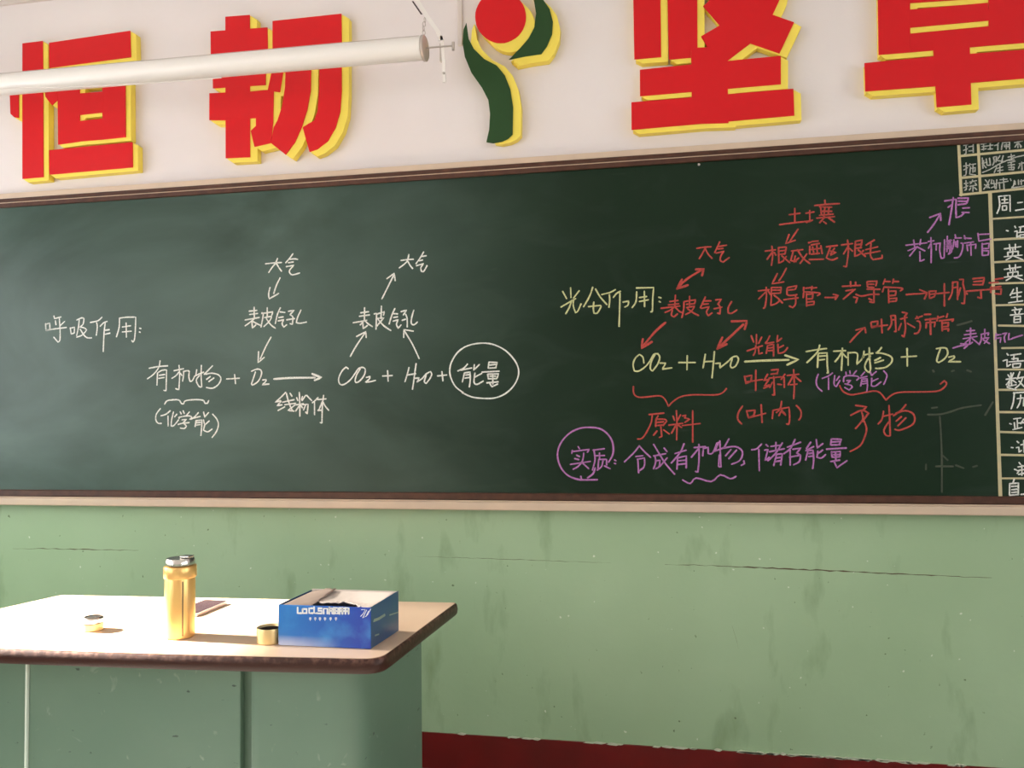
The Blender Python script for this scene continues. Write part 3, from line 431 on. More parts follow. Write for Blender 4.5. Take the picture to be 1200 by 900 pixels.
    ('chalk_word', 'purple chalk words for epidermal stomata, at the timetable line', 'purple', 1.8, "1016,1562 1041,1563;1009,1549 1045,1553;1005,1536 1048,1543;1029,1571 1028,1536;1026,1536 1011,1522;1026,1532 1024,1516 1033,1524;1033,1536 1051,1519;1061,1550 1060,1531 1053,1515;1063,1550 1084,1554 1081,1546;1072,1566 1071,1538;1062,1535 1084,1538 1069,1519;1066,1531 1085,1518;1106,1551 1102,1530;1107,1545 1120,1547;1105,1534 1120,1537 1117,1521;1125,1549 1138,1552 1130,1539 1132,1521;1145,1550 1142,1529 1153,1532;1155,1534 1184,1543"),
    ('chalk_arrow', 'small purple chalk arrow pointing right from the last O2', 'purple', 2.1, "973,1506 997,1513 1018,1516;997,1520 1021,1517 1007,1504"),
    ('chalk_formula', 'yellow chalk O2 formula at the right', 'yellow', 2.1, "922,1505 940,1508 954,1504 956,1486 944,1469 928,1459 922,1465 928,1487 934,1503;959,1476 976,1480 975,1472 957,1461 995,1460"),
    ('chalk_dot', 'faint chalk dot under the last O2', 'faint', 2.5, "909,1434 912,1428"),
    ('chalk_dot', 'faint chalk dot under the last O2', 'faint', 2.5, "967,1429 974,1431"),
    ('chalk_dot', 'faint chalk dot under the last O2', 'faint', 2.5, "1014,1431 1026,1426"),
    ('chalk_remnant', 'faint red-brown smear after the leaf vein sieve tubes', 'faint', 2.5, "988,1582 1010,1587 1033,1594"),
    ('timetable_line', 'cream painted left edge of the timetable column', 'cream', 4.2, "1102,2019 1102,1525 1102,1013"),
    ('timetable_line', 'cream painted left edge of the duty box', 'cream', 3.4, "1011,2207 1014,2016"),
    ('timetable_line', 'cream painted inner upright of the duty box', 'cream', 3.4, "1071,2205 1073,2021"),
    ('timetable_line', None, 'cream', 3, "1014,2149 1462,2164"),
    ('timetable_line', None, 'cream', 3, "1012,2075 1459,2092"),
    ('timetable_line', None, 'cream', 3, "1010,2018 1457,2039"),
    ('timetable_line', None, 'cream', 2.6, "1109,1932 1454,1937"),
    ('timetable_line', None, 'cream', 2.6, "1110,1862 1451,1866"),
    ('timetable_line', None, 'cream', 2.6, "1107,1787 1448,1793"),
    ('timetable_line', None, 'cream', 2.6, "1108,1716 1446,1713"),
    ('timetable_line', None, 'cream', 2.6, "1106,1644 1443,1642"),
    ('timetable_line', None, 'cream', 2.6, "1114,1577 1440,1561"),
    ('timetable_line', None, 'cream', 2.6, "1122,1502 1438,1500"),
    ('timetable_line', None, 'cream', 2.6, "1104,1432 1435,1425"),
    ('timetable_line', None, 'cream', 2.6, "1104,1365 1433,1359"),
    ('timetable_line', None, 'cream', 2.6, "1103,1292 1430,1285"),
    ('timetable_line', None, 'cream', 2.6, "1105,1227 1428,1213"),
    ('timetable_line', None, 'cream', 2.6, "1103,1152 1425,1145"),
    ('timetable_line', None, 'cream', 2.6, "1103,1075 1423,1076"),
    ('duty_writing', 'pale chalk character in the top cell of the narrow duty column', 'dim', 1.5, "1026,2184 1039,2186;1033,2194 1033,2157 1028,2155;1025,2167 1038,2172;1043,2193 1056,2198 1055,2158;1042,2178 1055,2180;1042,2164 1055,2165"),
    ('duty_writing', 'pale chalk character in the middle cell of the narrow duty column', 'dim', 1.5, "1024,2114 1038,2116;1032,2125 1031,2087 1023,2082;1024,2101 1036,2108;1044,2121 1041,2113;1047,2118 1061,2119;1045,2110 1042,2086 1060,2082;1047,2105 1060,2107 1058,2093;1053,2115 1052,2091"),
    ('duty_writing', 'pale chalk character in the bottom cell of the narrow duty column', 'dim', 1.5, "1024,2055 1036,2056;1030,2065 1030,2034 1025,2033;1022,2041 1035,2047;1041,2059 1062,2063;1050,2066 1050,2061;1042,2053 1047,2057;1057,2056 1062,2049;1041,2045 1062,2048;1051,2045 1050,2027;1044,2040 1039,2032;1055,2040 1062,2032"),
    ('duty_writing', 'pale chalk names in the top row of the duty box', 'dim', 1.5, "1082,2195 1096,2196;1079,2184 1096,2186;1082,2176 1098,2177;1088,2197 1087,2164;1080,2166 1095,2168;1101,2188 1113,2188;1099,2177 1116,2179;1108,2193 1107,2164;1100,2166 1115,2166;1138,2196 1130,2180 1120,2177;1131,2180 1130,2161;1147,2193 1141,2162;1147,2193 1167,2195 1166,2161;1149,2184 1164,2185;1150,2176 1164,2176;1157,2184 1156,2162;1150,2171 1164,2170;1181,2182 1205,2186;1192,2197 1191,2164;1191,2181 1182,2167;1193,2181 1202,2167;1198,2170 1200,2164"),
    ('duty_writing', 'pale chalk names struck through in the middle row of the duty box', 'dim', 1.5, "1082,2138 1083,2102;1086,2129 1085,2116 1093,2104;1094,2134 1096,2112 1106,2112;1104,2136 1106,2114;1081,2119 1096,2123;1116,2138 1118,2124 1113,2111;1116,2138 1126,2140 1123,2121;1136,2142 1126,2126 1145,2122;1146,2141 1140,2120;1160,2135 1180,2139;1170,2145 1171,2126;1157,2124 1179,2125;1081,2089 1105,2098 1135,2115 1175,2131 1209,2138;1125,2105 1117,2086;1125,2099 1144,2104;1135,2112 1134,2083;1127,2091 1144,2093;1159,2116 1181,2120;1169,2118 1170,2094;1159,2108 1179,2109;1161,2100 1178,2101 1176,2092 1161,2093;1193,2111 1208,2113;1201,2116 1201,2089;1196,2108 1190,2095"),
    ('duty_writing', 'pale chalk names in the bottom row of the duty box', 'dim', 1.5, "1089,2064 1099,2047 1093,2037;1102,2063 1094,2047 1083,2032;1086,2048 1101,2036;1109,2063 1106,2049 1116,2051;1106,2036 1118,2040;1114,2060 1118,2032;1124,2062 1121,2032;1131,2053 1132,2031;1118,2048 1133,2052;1133,2061 1155,2062;1131,2050 1158,2055;1144,2066 1145,2029;1165,2062 1167,2056;1177,2056 1174,2040 1167,2032 1186,2033 1205,2036;1189,2057 1189,2041;1194,2052 1206,2054;1198,2057 1197,2041;1179,2053 1179,2042"),
    ('timetable_heading', 'white chalk weekday heading of the timetable', 'white', 1.7, "1128,2006 1130,1974 1121,1949;1130,2006 1162,2007 1161,1954;1137,1994 1154,1994;1146,2002 1145,1981;1136,1982 1156,1983;1138,1973 1151,1973 1150,1959 1138,1959 1138,1973;1184,1981 1199,1982;1177,1956 1203,1959"),
    ('timetable_character', 'white chalk character for the Chinese lesson, upper one, with a dot', 'white', 1.7, "1147,1891 1153,1889;1173,1904 1176,1898;1172,1886 1180,1888 1178,1865 1185,1871;1186,1900 1201,1902;1191,1900 1188,1883;1183,1882 1200,1883;1188,1874 1200,1874;1188,1874 1188,1865;1188,1865 1200,1866"),
    ('timetable_character', 'white chalk character for the first English lesson', 'white', 1.7, "1139,1830 1189,1835;1155,1844 1157,1823;1173,1844 1172,1825;1149,1818 1181,1820;1149,1818 1150,1806;1181,1820 1180,1809;1138,1804 1192,1807;1165,1831 1162,1805 1143,1793;1167,1805 1193,1792"),
    ('timetable_character', 'white chalk character for the second English lesson', 'white', 1.7, "1137,1762 1187,1768;1153,1776 1155,1756;1171,1776 1170,1758;1147,1750 1178,1753;1147,1750 1148,1738;1178,1753 1178,1741;1136,1736 1190,1740;1163,1764 1160,1738 1141,1725;1165,1738 1191,1725"),
    ('timetable_character', 'white chalk character for the biology lesson', 'white', 1.7, "1163,1695 1152,1675;1158,1681 1187,1685;1155,1668 1184,1671;1173,1700 1173,1656;1146,1651 1189,1656"),
    ('timetable_character', 'white chalk character for the music lesson', 'white', 1.7, "1164,1635 1169,1629;1156,1626 1185,1629;1164,1622 1166,1614;1180,1625 1176,1615;1150,1610 1190,1613;1162,1605 1161,1585;1162,1605 1180,1606 1180,1586;1163,1595 1179,1596;1161,1585 1180,1586"),
    ('timetable_character', 'white chalk character for the Chinese lesson, lower one', 'white', 1.7, "1136,1484 1140,1478;1124,1460 1136,1464 1135,1440 1146,1448;1147,1478 1178,1482;1158,1478 1155,1463;1150,1466 1169,1467 1167,1458;1141,1456 1185,1459;1152,1449 1153,1437;1152,1449 1177,1451 1173,1438 1153,1437"),
    ('timetable_character', 'white chalk character for the maths lesson', 'white', 1.7, "1137,1414 1142,1405;1154,1420 1148,1405;1131,1399 1161,1403;1146,1420 1147,1378;1142,1396 1131,1381;1150,1396 1161,1387;1133,1375 1161,1381;1142,1389 1134,1372 1160,1364;1173,1423 1164,1399;1167,1402 1185,1406;1181,1404 1172,1383 1157,1369;1169,1393 1184,1374"),
    ('timetable_character', 'white chalk character for the history lesson', 'white', 1.7, "1151,1354 1186,1356;1154,1352 1150,1323 1143,1302;1162,1335 1182,1338 1180,1311;1173,1347 1170,1323 1161,1305"),
    ('timetable_character', 'white chalk character for the politics lesson, with a dot', 'white', 1.7, "1137,1254 1142,1252;1149,1269 1171,1272;1160,1269 1160,1240;1160,1255 1170,1256;1151,1257 1152,1239;1146,1234 1173,1241;1179,1268 1170,1253;1176,1256 1190,1259"),
    ('timetable_character', 'white chalk character two cells above the bottom cell', 'white', 1.7, "1139,1176 1145,1175;1157,1196 1162,1191;1154,1175 1162,1177 1162,1160 1169,1166;1168,1184 1184,1188;1177,1199 1177,1160"),
    ('timetable_character', 'white chalk character in the cell above the bottom cell', 'white', 1.7, "1146,1105 1152,1103;1161,1127 1165,1121;1157,1112 1181,1117;1154,1100 1180,1105;1169,1118 1168,1085;1158,1088 1180,1093;1163,1103 1154,1091"),
    ('timetable_character', 'white chalk characters in the bottom cell for self study', 'white', 1.9, "1145,1073 1141,1061;1131,1058 1129,1022;1131,1058 1157,1060 1155,1022;1136,1049 1153,1050;1136,1038 1152,1040;1136,1029 1151,1031;1129,1020 1156,1023;1163,1023 1179,1025"),
]
LETTERS = [
    ('big red wall character with yellow backing, leftmost, its middle crossed by the roller tube', '-2581,2875 -2484,2876 -2474,2303 -2573,2302;-2639,2678 -2596,2684 -2594,2560 -2616,2565 -2634,2581;-2454,2865 -2079,2879 -2075,2770 -2451,2759;-2479,2722 -2413,2720 -2412,2620 -2437,2601 -2468,2639;-2413,2737 -2309,2737 -2306,2439 -2406,2434;-2204,2735 -2100,2735 -2096,2442 -2201,2440;-2312,2524 -2197,2527 -2196,2440 -2311,2440;-2313,2639 -2198,2638 -2197,2552 -2312,2550;-2314,2731 -2199,2735 -2198,2673 -2314,2673;-2447,2413 -2065,2419 -2063,2316 -2444,2311', '-2559,2861 -2462,2861 -2452,2289 -2551,2287;-2617,2663 -2574,2669 -2572,2546 -2594,2550 -2611,2566;-2432,2851 -2057,2865 -2053,2756 -2429,2745;-2457,2707 -2391,2706 -2390,2606 -2415,2587 -2446,2625;-2391,2722 -2287,2723 -2284,2425 -2385,2420;-2183,2721 -2079,2721 -2075,2427 -2180,2426;-2290,2510 -2175,2513 -2175,2425 -2290,2425;-2292,2624 -2176,2624 -2176,2538 -2291,2536;-2293,2717 -2177,2720 -2177,2659 -2292,2659;-2425,2399 -2044,2405 -2042,2302 -2422,2296'),
    ('big red wall character with yellow backing, second from left, curved hook at its right', '-1658,2894 -1553,2891 -1551,2322 -1655,2325;-1722,2841 -1478,2833 -1476,2724 -1720,2726;-1712,2681 -1485,2679 -1485,2604 -1711,2610;-1726,2591 -1547,2583 -1473,2583 -1451,2577 -1454,2455 -1463,2372 -1532,2362 -1548,2426 -1526,2444 -1526,2476 -1657,2477 -1726,2483;-1456,2856 -1170,2856 -1169,2740 -1456,2745;-1259,2753 -1170,2749 -1170,2553 -1176,2473 -1195,2413 -1227,2362 -1269,2334 -1302,2325 -1330,2423 -1307,2435 -1283,2446 -1269,2481 -1262,2561;-1399,2748 -1292,2752 -1297,2564 -1311,2493 -1335,2423 -1363,2367 -1401,2321 -1463,2372 -1451,2432 -1435,2458 -1416,2511 -1403,2591;-1463,2745 -1411,2745 -1411,2654 -1425,2570 -1476,2581 -1460,2650', '-1629,2875 -1525,2872 -1522,2304 -1627,2306;-1693,2822 -1449,2814 -1447,2705 -1691,2707;-1683,2662 -1457,2661 -1457,2585 -1682,2591;-1697,2572 -1519,2564 -1445,2564 -1423,2558 -1425,2437 -1435,2354 -1504,2343 -1519,2408 -1497,2426 -1497,2457 -1628,2458 -1697,2464;-1427,2838 -1142,2838 -1141,2721 -1427,2726;-1231,2734 -1142,2730 -1143,2535 -1148,2455 -1167,2395 -1200,2344 -1242,2316 -1274,2306 -1302,2405 -1279,2416 -1255,2428 -1241,2463 -1234,2542;-1371,2730 -1264,2733 -1269,2545 -1283,2475 -1307,2405 -1335,2349 -1373,2303 -1435,2354 -1423,2414 -1406,2440 -1387,2492 -1375,2572;-1435,2727 -1382,2726 -1382,2636 -1397,2551 -1447,2562 -1432,2631'),
    ('big red wall character with yellow backing, right of the emblem, cut by the photo top', '-56,2926 41,2923 39,2574 -56,2574;65,2920 171,2916 166,2591 144,2593 143,2562 66,2562;204,2913 482,2897 448,2738 424,2688 495,2654 444,2549 347,2594 267,2538 145,2540 144,2596 201,2594 179,2635 244,2668 189,2743 210,2761 194,2790;-37,2534 143,2537 267,2538 448,2540 446,2440 -38,2438;144,2581 267,2573 267,2317 142,2323;-69,2418 487,2420 488,2326 -70,2318', '-30,2909 66,2906 64,2557 -30,2558;90,2903 196,2900 191,2574 169,2576 168,2545 92,2545;229,2896 507,2880 473,2722 449,2671 520,2638 468,2532 371,2578 292,2522 170,2523 169,2579 226,2578 204,2618 269,2651 214,2727 235,2744 219,2773;-11,2517 168,2521 292,2522 473,2524 470,2423 -12,2422;169,2564 292,2557 292,2301 167,2306;-43,2401 512,2404 512,2309 -45,2302'),
    ('big red wall character with yellow backing, rightmost, its right half outside the photo', '772,2876 876,2870 868,2513 767,2514;1120,2854 1255,2845 1244,2512 1112,2513;874,2870 1122,2854 1114,2675 870,2683;870,2660 1113,2658 1116,2598 870,2598;869,2577 1115,2578 1115,2513 866,2513;721,2489 940,2492 1053,2490 1311,2488 1308,2393 1055,2392 938,2390 721,2391;940,2536 1053,2531 1052,2319 945,2318;986,3008 1063,3002 1058,2842 981,2848;1061,2953 1218,2940 1216,2882 1059,2897', '796,2859 900,2853 892,2496 791,2497;1143,2838 1278,2828 1267,2495 1135,2496;898,2853 1146,2837 1137,2658 894,2666;893,2643 1137,2642 1139,2581 893,2580;893,2560 1138,2561 1138,2496 889,2496;744,2472 964,2475 1076,2473 1334,2471 1331,2376 1078,2375 962,2373 745,2374;963,2519 1076,2515 1076,2302 968,2301;1010,2991 1086,2985 1081,2825 1005,2831;1085,2936 1241,2923 1239,2865 1083,2880'),
]
EMBLEM = [
    ('disc', 'red disc of the emblem', 'letter_red', '-449,2770 -450,2755 -454,2740 -460,2726 -468,2714 -478,2703 -490,2694 -502,2688 -516,2683 -531,2680 -546,2681 -560,2683 -575,2689 -589,2696 -601,2705 -613,2717 -623,2729 -631,2743 -637,2758 -640,2774 -641,2789 -640,2805 -636,2820 -630,2833 -622,2846 -611,2857 -600,2866 -587,2872 -573,2877 -558,2880 -543,2879 -529,2876 -514,2870 -500,2863 -488,2854 -477,2842 -467,2830 -459,2816 -453,2801 -450,2785', '-417,2735 -418,2719 -421,2704 -427,2691 -435,2678 -445,2668 -457,2659 -469,2652 -483,2648 -498,2645 -512,2645 -527,2648 -542,2653 -555,2661 -568,2670 -579,2681 -590,2693 -597,2708 -603,2722 -606,2738 -607,2754 -606,2769 -602,2784 -596,2798 -588,2811 -578,2821 -566,2830 -553,2836 -539,2841 -525,2844 -510,2843 -496,2841 -481,2835 -467,2827 -455,2818 -444,2807 -434,2795 -426,2780 -420,2766 -417,2750'),
    ('stalk', 'dark green curved stalk', 'letter_green', '-675,2770 -667,2709 -647,2668 -608,2626 -561,2597 -531,2558 -511,2505 -501,2436 -504,2334 -521,2319 -543,2310 -577,2306 -603,2312 -592,2358 -588,2418 -594,2470 -618,2519 -657,2578 -682,2641 -690,2694 -686,2745', '-645,2766 -636,2705 -617,2664 -578,2621 -531,2593 -501,2554 -481,2501 -471,2432 -474,2330 -491,2315 -513,2306 -547,2302 -573,2308 -562,2354 -558,2414 -564,2465 -588,2515 -626,2574 -652,2637 -660,2690 -655,2741'),
    ('leaf', 'dark green curved leaf', 'letter_green', '-421,2848 -383,2826 -360,2790 -349,2742 -353,2695 -373,2651 -394,2625 -454,2622 -514,2615 -470,2656 -440,2687 -418,2727 -411,2778 -417,2821 -434,2883', '-395,2821 -357,2800 -334,2764 -323,2716 -327,2670 -347,2625 -368,2599 -428,2596 -487,2589 -444,2630 -414,2661 -392,2701 -385,2752 -391,2795 -407,2857'),
]
BOX_FRONT = '-813.8,867.5 -813.8,854.6 -804.7,854.9;-801.5,864.3 -801.5,855.0 -791.8,855.4 -791.8,864.6 -801.5,864.3;-777.6,866.6 -785.7,866.3 -785.7,855.6 -777.0,855.9;-773.8,869.7 -773.8,856.0 -765.5,856.2;-755.2,867.3 -763.8,867.0 -763.8,861.7 -755.2,862.0 -755.2,856.0 -764.5,855.7;-750.7,855.5 -750.7,866.9 -741.8,867.2 -741.8,855.8;-737.3,870.3 -737.3,855.4;-737.3,867.9 -729.6,868.1 -729.7,856.2;-737.3,862.5 -729.7,862.8;-726.4,869.7 -726.5,855.8;-723.9,868.9 -716.0,869.2 -716.0,856.7 -723.3,856.5 -723.3,868.4;-723.3,862.4 -716.0,862.6;-712.5,870.2 -712.5,856.2;-709.9,868.8 -701.7,869.1;-705.8,870.4 -705.8,856.5;-709.9,862.8 -701.7,863.1;-698.5,870.6 -698.6,856.7;-696.6,869.8 -690.9,870.0 -691.0,857.0;-696.6,863.3 -690.9,863.5'
BOX_FRONT_SMALL = '-785.4,844.8 -780.6,845.0;-785.4,842.1 -780.6,842.3;-783.1,846.1 -783.2,838.9;-773.5,845.2 -768.7,845.4;-773.5,842.5 -768.7,842.7;-771.3,846.5 -771.3,839.3;-762.0,845.6 -757.2,845.8;-762.0,842.9 -757.2,843.1;-759.7,846.9 -759.7,839.7;-749.8,846.0 -745.0,846.2;-749.8,843.4 -745.0,843.5;-747.6,847.3 -747.6,840.2;-736.4,846.5 -731.6,846.7;-736.4,843.8 -731.6,844.0;-734.2,847.8 -734.2,840.6;-723.7,846.9 -718.9,847.1;-723.7,844.3 -718.9,844.4;-721.4,848.2 -721.4,841.1'
BOX_SCRIBBLE = '-660.7,867.4 -651.3,868.3 -655.1,860.2 -662.3,852.6;-648.1,867.2 -657.6,849.2 -649.8,853.0 -643.4,865.0;-638.7,869.6 -646.6,855.5'
BOX_SIDE = '-1126.2,838.3 -1095.6,835.9 -1063.9,837.0;-1123.5,841.2 -1097.3,839.3 -1065.7,839.9;-1038.8,831.4 -987.5,825.7;-1118.0,804.9 -1097.8,802.4'

# ------------------------------------------------------------------ blackboard
BX0, BX1 = -3.02, 1.98
board = tag(empty('blackboard', (0, 0, .95)), 'long dark green blackboard with brown and cream frame, covered in chalk writing', 'blackboard')
def bpart(name, b, m, label=None, smooth=False):
    bmesh.ops.translate(b, verts=b.verts[:], vec=(0, 0, -.95))
    o = obj(name, b, m, board, smooth)
    if label: o['label'] = label
    return o
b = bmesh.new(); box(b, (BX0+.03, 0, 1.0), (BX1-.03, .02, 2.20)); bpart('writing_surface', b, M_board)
# brown wooden inner frame: stepped moulding above, plain rail below
b = bmesh.new(); box(b, (BX0+.02, -.016, 2.206), (BX1-.02, WY-.001, 2.221), .002, 1); bpart('frame_rail', b, M_frame_brown)
b = bmesh.new(); box(b, (BX0+.02, -.009, 2.186), (BX1-.02, .0005, 2.2055), .002, 1); bpart('frame_rail', b, M_frame_brown)
b = bmesh.new(); box(b, (BX0+.02, -.011, 2.2035), (BX1-.02, -.002, 2.2085), .0015, 1); bpart('frame_highlight', b, M_frame_cream, 'thin pale highlight line between the two brown rails')  # highlight on the moulding put in as a cream strip
b = bmesh.new(); box(b, (BX0+.02, -.010, .990), (BX1-.02, .0005, 1.017), .003, 1); bpart('frame_rail', b, M_frame_brown)
for x in (BX0+.02, BX1-.04):
    b = bmesh.new(); box(b, (x, -.009, 1.0175), (x+.02, .0005, 2.1855), .002, 1); bpart('frame_stile', b, M_frame_brown)
# cream outer frame: upper strip, lower chalk ledge and ends
b = bmesh.new(); box(b, (BX0, -.012, 2.2215), (BX1, WY-.001, 2.244), .003, 2); bpart('outer_frame', b, M_frame_cream)
b = bmesh.new(); box(b, (BX0, -.030, .956), (BX1, WY-.001, .986), .005, 3); bpart('chalk_ledge', b, M_frame_cream)
b = bmesh.new(); box(b, (BX0, -.022, .9862), (BX1, -.0105, .9905), .001, 1); bpart('ledge_lip', b, M_frame_cream)
for x in (BX0-.022, BX1):
    b = bmesh.new(); box(b, (x, -.012, .956), (x+.022, WY-.001, 2.244), .003, 2); bpart('outer_frame', b, M_frame_cream)
PX = .00325
for idx, (name, label, col, w, data) in enumerate(CHALK):
    b = bmesh.new()
    dz = -.0002 - .0003*(col != 'cream') - .00001*(idx % 7)
    for line in parse(data):
        ribbon(b, line, w*PX*.82, lambda x, z, t: (x, dz-.0005*t, z), smooth=(col != 'cream'))
    bpart(name, b, CH[col], label)
# nail head holding the upper rail
b = bmesh.new(); lathe(b, [(0, .004), (.004, .003), (.005, 0)], 10)
bmesh.ops.rotate(b, verts=b.verts[:], matrix=Matrix.Rotation(PI/2, 3, 'X')); bmesh.ops.translate(b, verts=b.verts[:], vec=(.163, -.001, 2.178))
bpart('nail', b, M_grey_metal)

# ------------------------------------------------------------------ wall letters and emblem
for label, red, yel in LETTERS:
    R_, Y_ = parse(red), parse(yel)
    xs = [p[0] for q in R_ for p in q]; zs = [p[1] for q in R_ for p in q]
    o = (sum(xs)/len(xs), min(zs))
    t = tag(empty('wall_character', (o[0], WY, o[1])), label, 'wall character')
    def sh(b): bmesh.ops.translate(b, verts=b.verts[:], vec=(-o[0], -WY, -o[1])); return b
    b = bmesh.new()
    for i, q in enumerate(R_): plate(b, q, -.0066-.00015*i, -.0038)
    obj('red_face', sh(b), M_lred, t)
    b = bmesh.new()
    for i, q in enumerate(Y_): plate(b, q, -.002-.00008*i, WY-.001)
    for i, (q, p) in enumerate(zip(Y_, R_)):
        for k, t_ in enumerate((.2, .4, .6, .8)):
            plate(b, [(p_[0]*(1-t_)+q_[0]*t_, p_[1]*(1-t_)+q_[1]*t_) for p_, q_ in zip(p, q)], -.0034+.0003*k-.00004*i, WY-.001)
    obj('yellow_backing', sh(b), M_lyel, t)
t = tag(empty('wall_emblem', (-.55, WY, 2.3)), 'plant-like emblem of a red disc over dark green leaf and stalk with yellow backing', 'emblem')
for i, (n, lab, m, a, y) in enumerate(EMBLEM):
    b = bmesh.new(); plate(b, parse(a)[0], -.0066-.0004*i, -.0038); bmesh.ops.translate(b, verts=b.verts[:], vec=(.55, -WY, -2.3))
    tag(obj(n, b, LM[m], t), lab)
    b = bmesh.new(); plate(b, parse(y)[0], -.002-.0002*i, WY-.001)
    if i != 1:
        for k, t_ in enumerate((.25, .5, .75)): plate(b, [(p_[0]*(1-t_)+q_[0]*t_, p_[1]*(1-t_)+q_[1]*t_) for p_, q_ in zip(parse(a)[0], parse(y)[0])], -.0034+.0003*k-.0001*i, WY-.001)
    bmesh.ops.translate(b, verts=b.verts[:], vec=(.55, -WY, -2.3)); obj('yellow_backing', b, M_lyel, t)

# ------------------------------------------------------------------ roller tube with its wall bracket
TY, TX = -.30, -.748
def tz(x): return 2.546 - (x+.744)*.0095
t = tag(empty('roller_screen', (TX, TY, tz(TX))), 'long white roller tube crossing in front of the two left red characters', 'projector screen')
def loc(b, off=(TX, TY, 2.546)): bmesh.ops.translate(b, verts=b.verts[:], vec=(-off[0], -off[1], -off[2])); return b
b = bmesh.new(); tube(b, [(-3.2, TY, tz(-3.2)), (TX-.012, TY, tz(TX-.012))], .0385, 40); obj('casing', loc(b), M_white_metal, t, True)
b = bmesh.new(); box(b, (-3.2, TY-.006, 2.5845), (TX-.02, TY+.004, 2.5895), .001, 1)
for v in b.verts: v.co.z += -(v.co.x+.744)*.0095
obj('seam_strip', loc(b), M_grey_metal, t)
b = bmesh.new(); tube(b, [(TX-.012, TY, tz(TX)), (TX-.009, TY, tz(TX)), (TX-.001, TY, tz(TX)), (TX+.002, TY, tz(TX))], [.038, .043, .043, .039], 40); tag(obj('end_cap', loc(b), M_grey_metal, t, True), 'grey round end cap')
b = bmesh.new(); tube(b, [(TX, TY, tz(TX)), (TX+.05, TY, tz(TX)), (TX+.098, TY+.01, tz(TX)+.003)], .003, 8)
tube(b, [(TX+.094, TY+.01, tz(TX)+.016), (TX+.094, TY+.01, tz(TX)-.012)], .005, 8); obj('axle_pin', loc(b), M_grey_metal, t, True)
# thin wire hanging a little below the tube
b = bmesh.new(); tube(b, [(-3.1, TY-.02, 2.54)]+[(-2.32+1.55*s, TY-.036, 2.530-.030*math.sin(PI*min(1, s*1.02))**.8 - .012*s) for s in [i/24 for i in range(25)] if s < .56], .0022, 6)
tag(obj('wire', loc(b), M_cable, t, True), 'thin white wire under the tube')
def lb(b): bmesh.ops.translate(b, verts=b.verts[:], vec=(.70, -WY, -2.43)); return b
def strap(b, pts, w, th):
    """flat strip through points, its width along x"""
    pv = None
    for i, p in enumerate(pts):
        a = Vector(pts[max(i-1, 0)]); c = Vector(pts[min(i+1, len(pts)-1)]); d = (c-a).normalized()
        n = d.cross(Vector((1, 0, 0)));  n = n.normalized() if n.length > .2 else Vector((0, 1, 0))
        p = Vector(p); s = Vector((w/2, 0, 0))
        cur = [b.verts.new(p+s+n*th/2), b.verts.new(p-s+n*th/2), b.verts.new(p-s-n*th/2), b.verts.new(p+s-n*th/2)]
        if pv:
            for k in range(4): b.faces.new([pv[k], pv[(k+1) % 4], cur[(k+1) % 4], cur[k]])
        else: b.faces.new(cur)
        pv = cur
    b.faces.new(pv)
# upright hanging strip, the sloping stay that goes up to the ceiling, hook with chain
b = bmesh.new(); strap(b, [(-.684, TY+.004, 2.425), (-.687, TY+.004, 2.50), (-.693, TY+.004, 2.585)], .010, .004); br = obj('hanging_bracket', lb(b), M_white_metal, t); br.location = (-.70-TX, WY-TY, 2.43-tz(TX))
br['label'] = 'slim bent metal bracket holding the tube end'
b = bmesh.new(); strap(b, [(-.694, TY+.004, 2.570), (-.705, TY+.004, 2.60), (-.742, TY+.004, 2.655), (-.79, TY+.004, 2.735), (-.93, TY+.004, 2.99), (-1.10, TY+.004, ZC-.001)], .016, .004); obj('stay', lb(b), M_white_metal, br)
b = bmesh.new(); strap(b, [(-3.19, TY, tz(-3.19)+.036), (-3.19, TY, 2.9), (-3.19, TY, ZC-.001)], .016, .004); obj('far_stay', lb(b), M_white_metal, br)
b = bmesh.new(); box(b, (-.700, TY+.004, 2.498), (-.6925, TY+.02, 2.560), .001, 1); obj('side_plate', lb(b), M_grey_metal, br)
b = bmesh.new(); strap(b, [(-.790, TY-.008, 2.708), (-.759, TY-.008, 2.660)], .006, .003); tag(obj('dark_slot_pin', lb(b), M_dark, br), 'dark narrow pin on the sloping stay')
b = bmesh.new()
for i, (x, z) in enumerate(((-.748, 2.640), (-.751, 2.626), (-.753, 2.612), (-.752, 2.597))):
    pts = [(x+(.0045 if i % 2 else .0015)*math.cos(a*PI/6), TY-.006+(.0015 if i % 2 else .0045)*math.cos(a*PI/6), z+.0085*math.sin(a*PI/6)) for a in range(13)]
    tube(b, pts, .0013, 5)
obj('chain', lb(b), M_grey_metal, br, True)
b = bmesh.new(); lathe(b, [(0, .004), (.004, .003), (.0045, 0)], 10); bmesh.ops.rotate(b, verts=b.verts[:], matrix=Matrix.Rotation(PI/2, 3, 'X')); bmesh.ops.translate(b, verts=b.verts[:], vec=(-.686, TY+.002, 2.455)); obj('screw', lb(b), M_grey_metal, br)

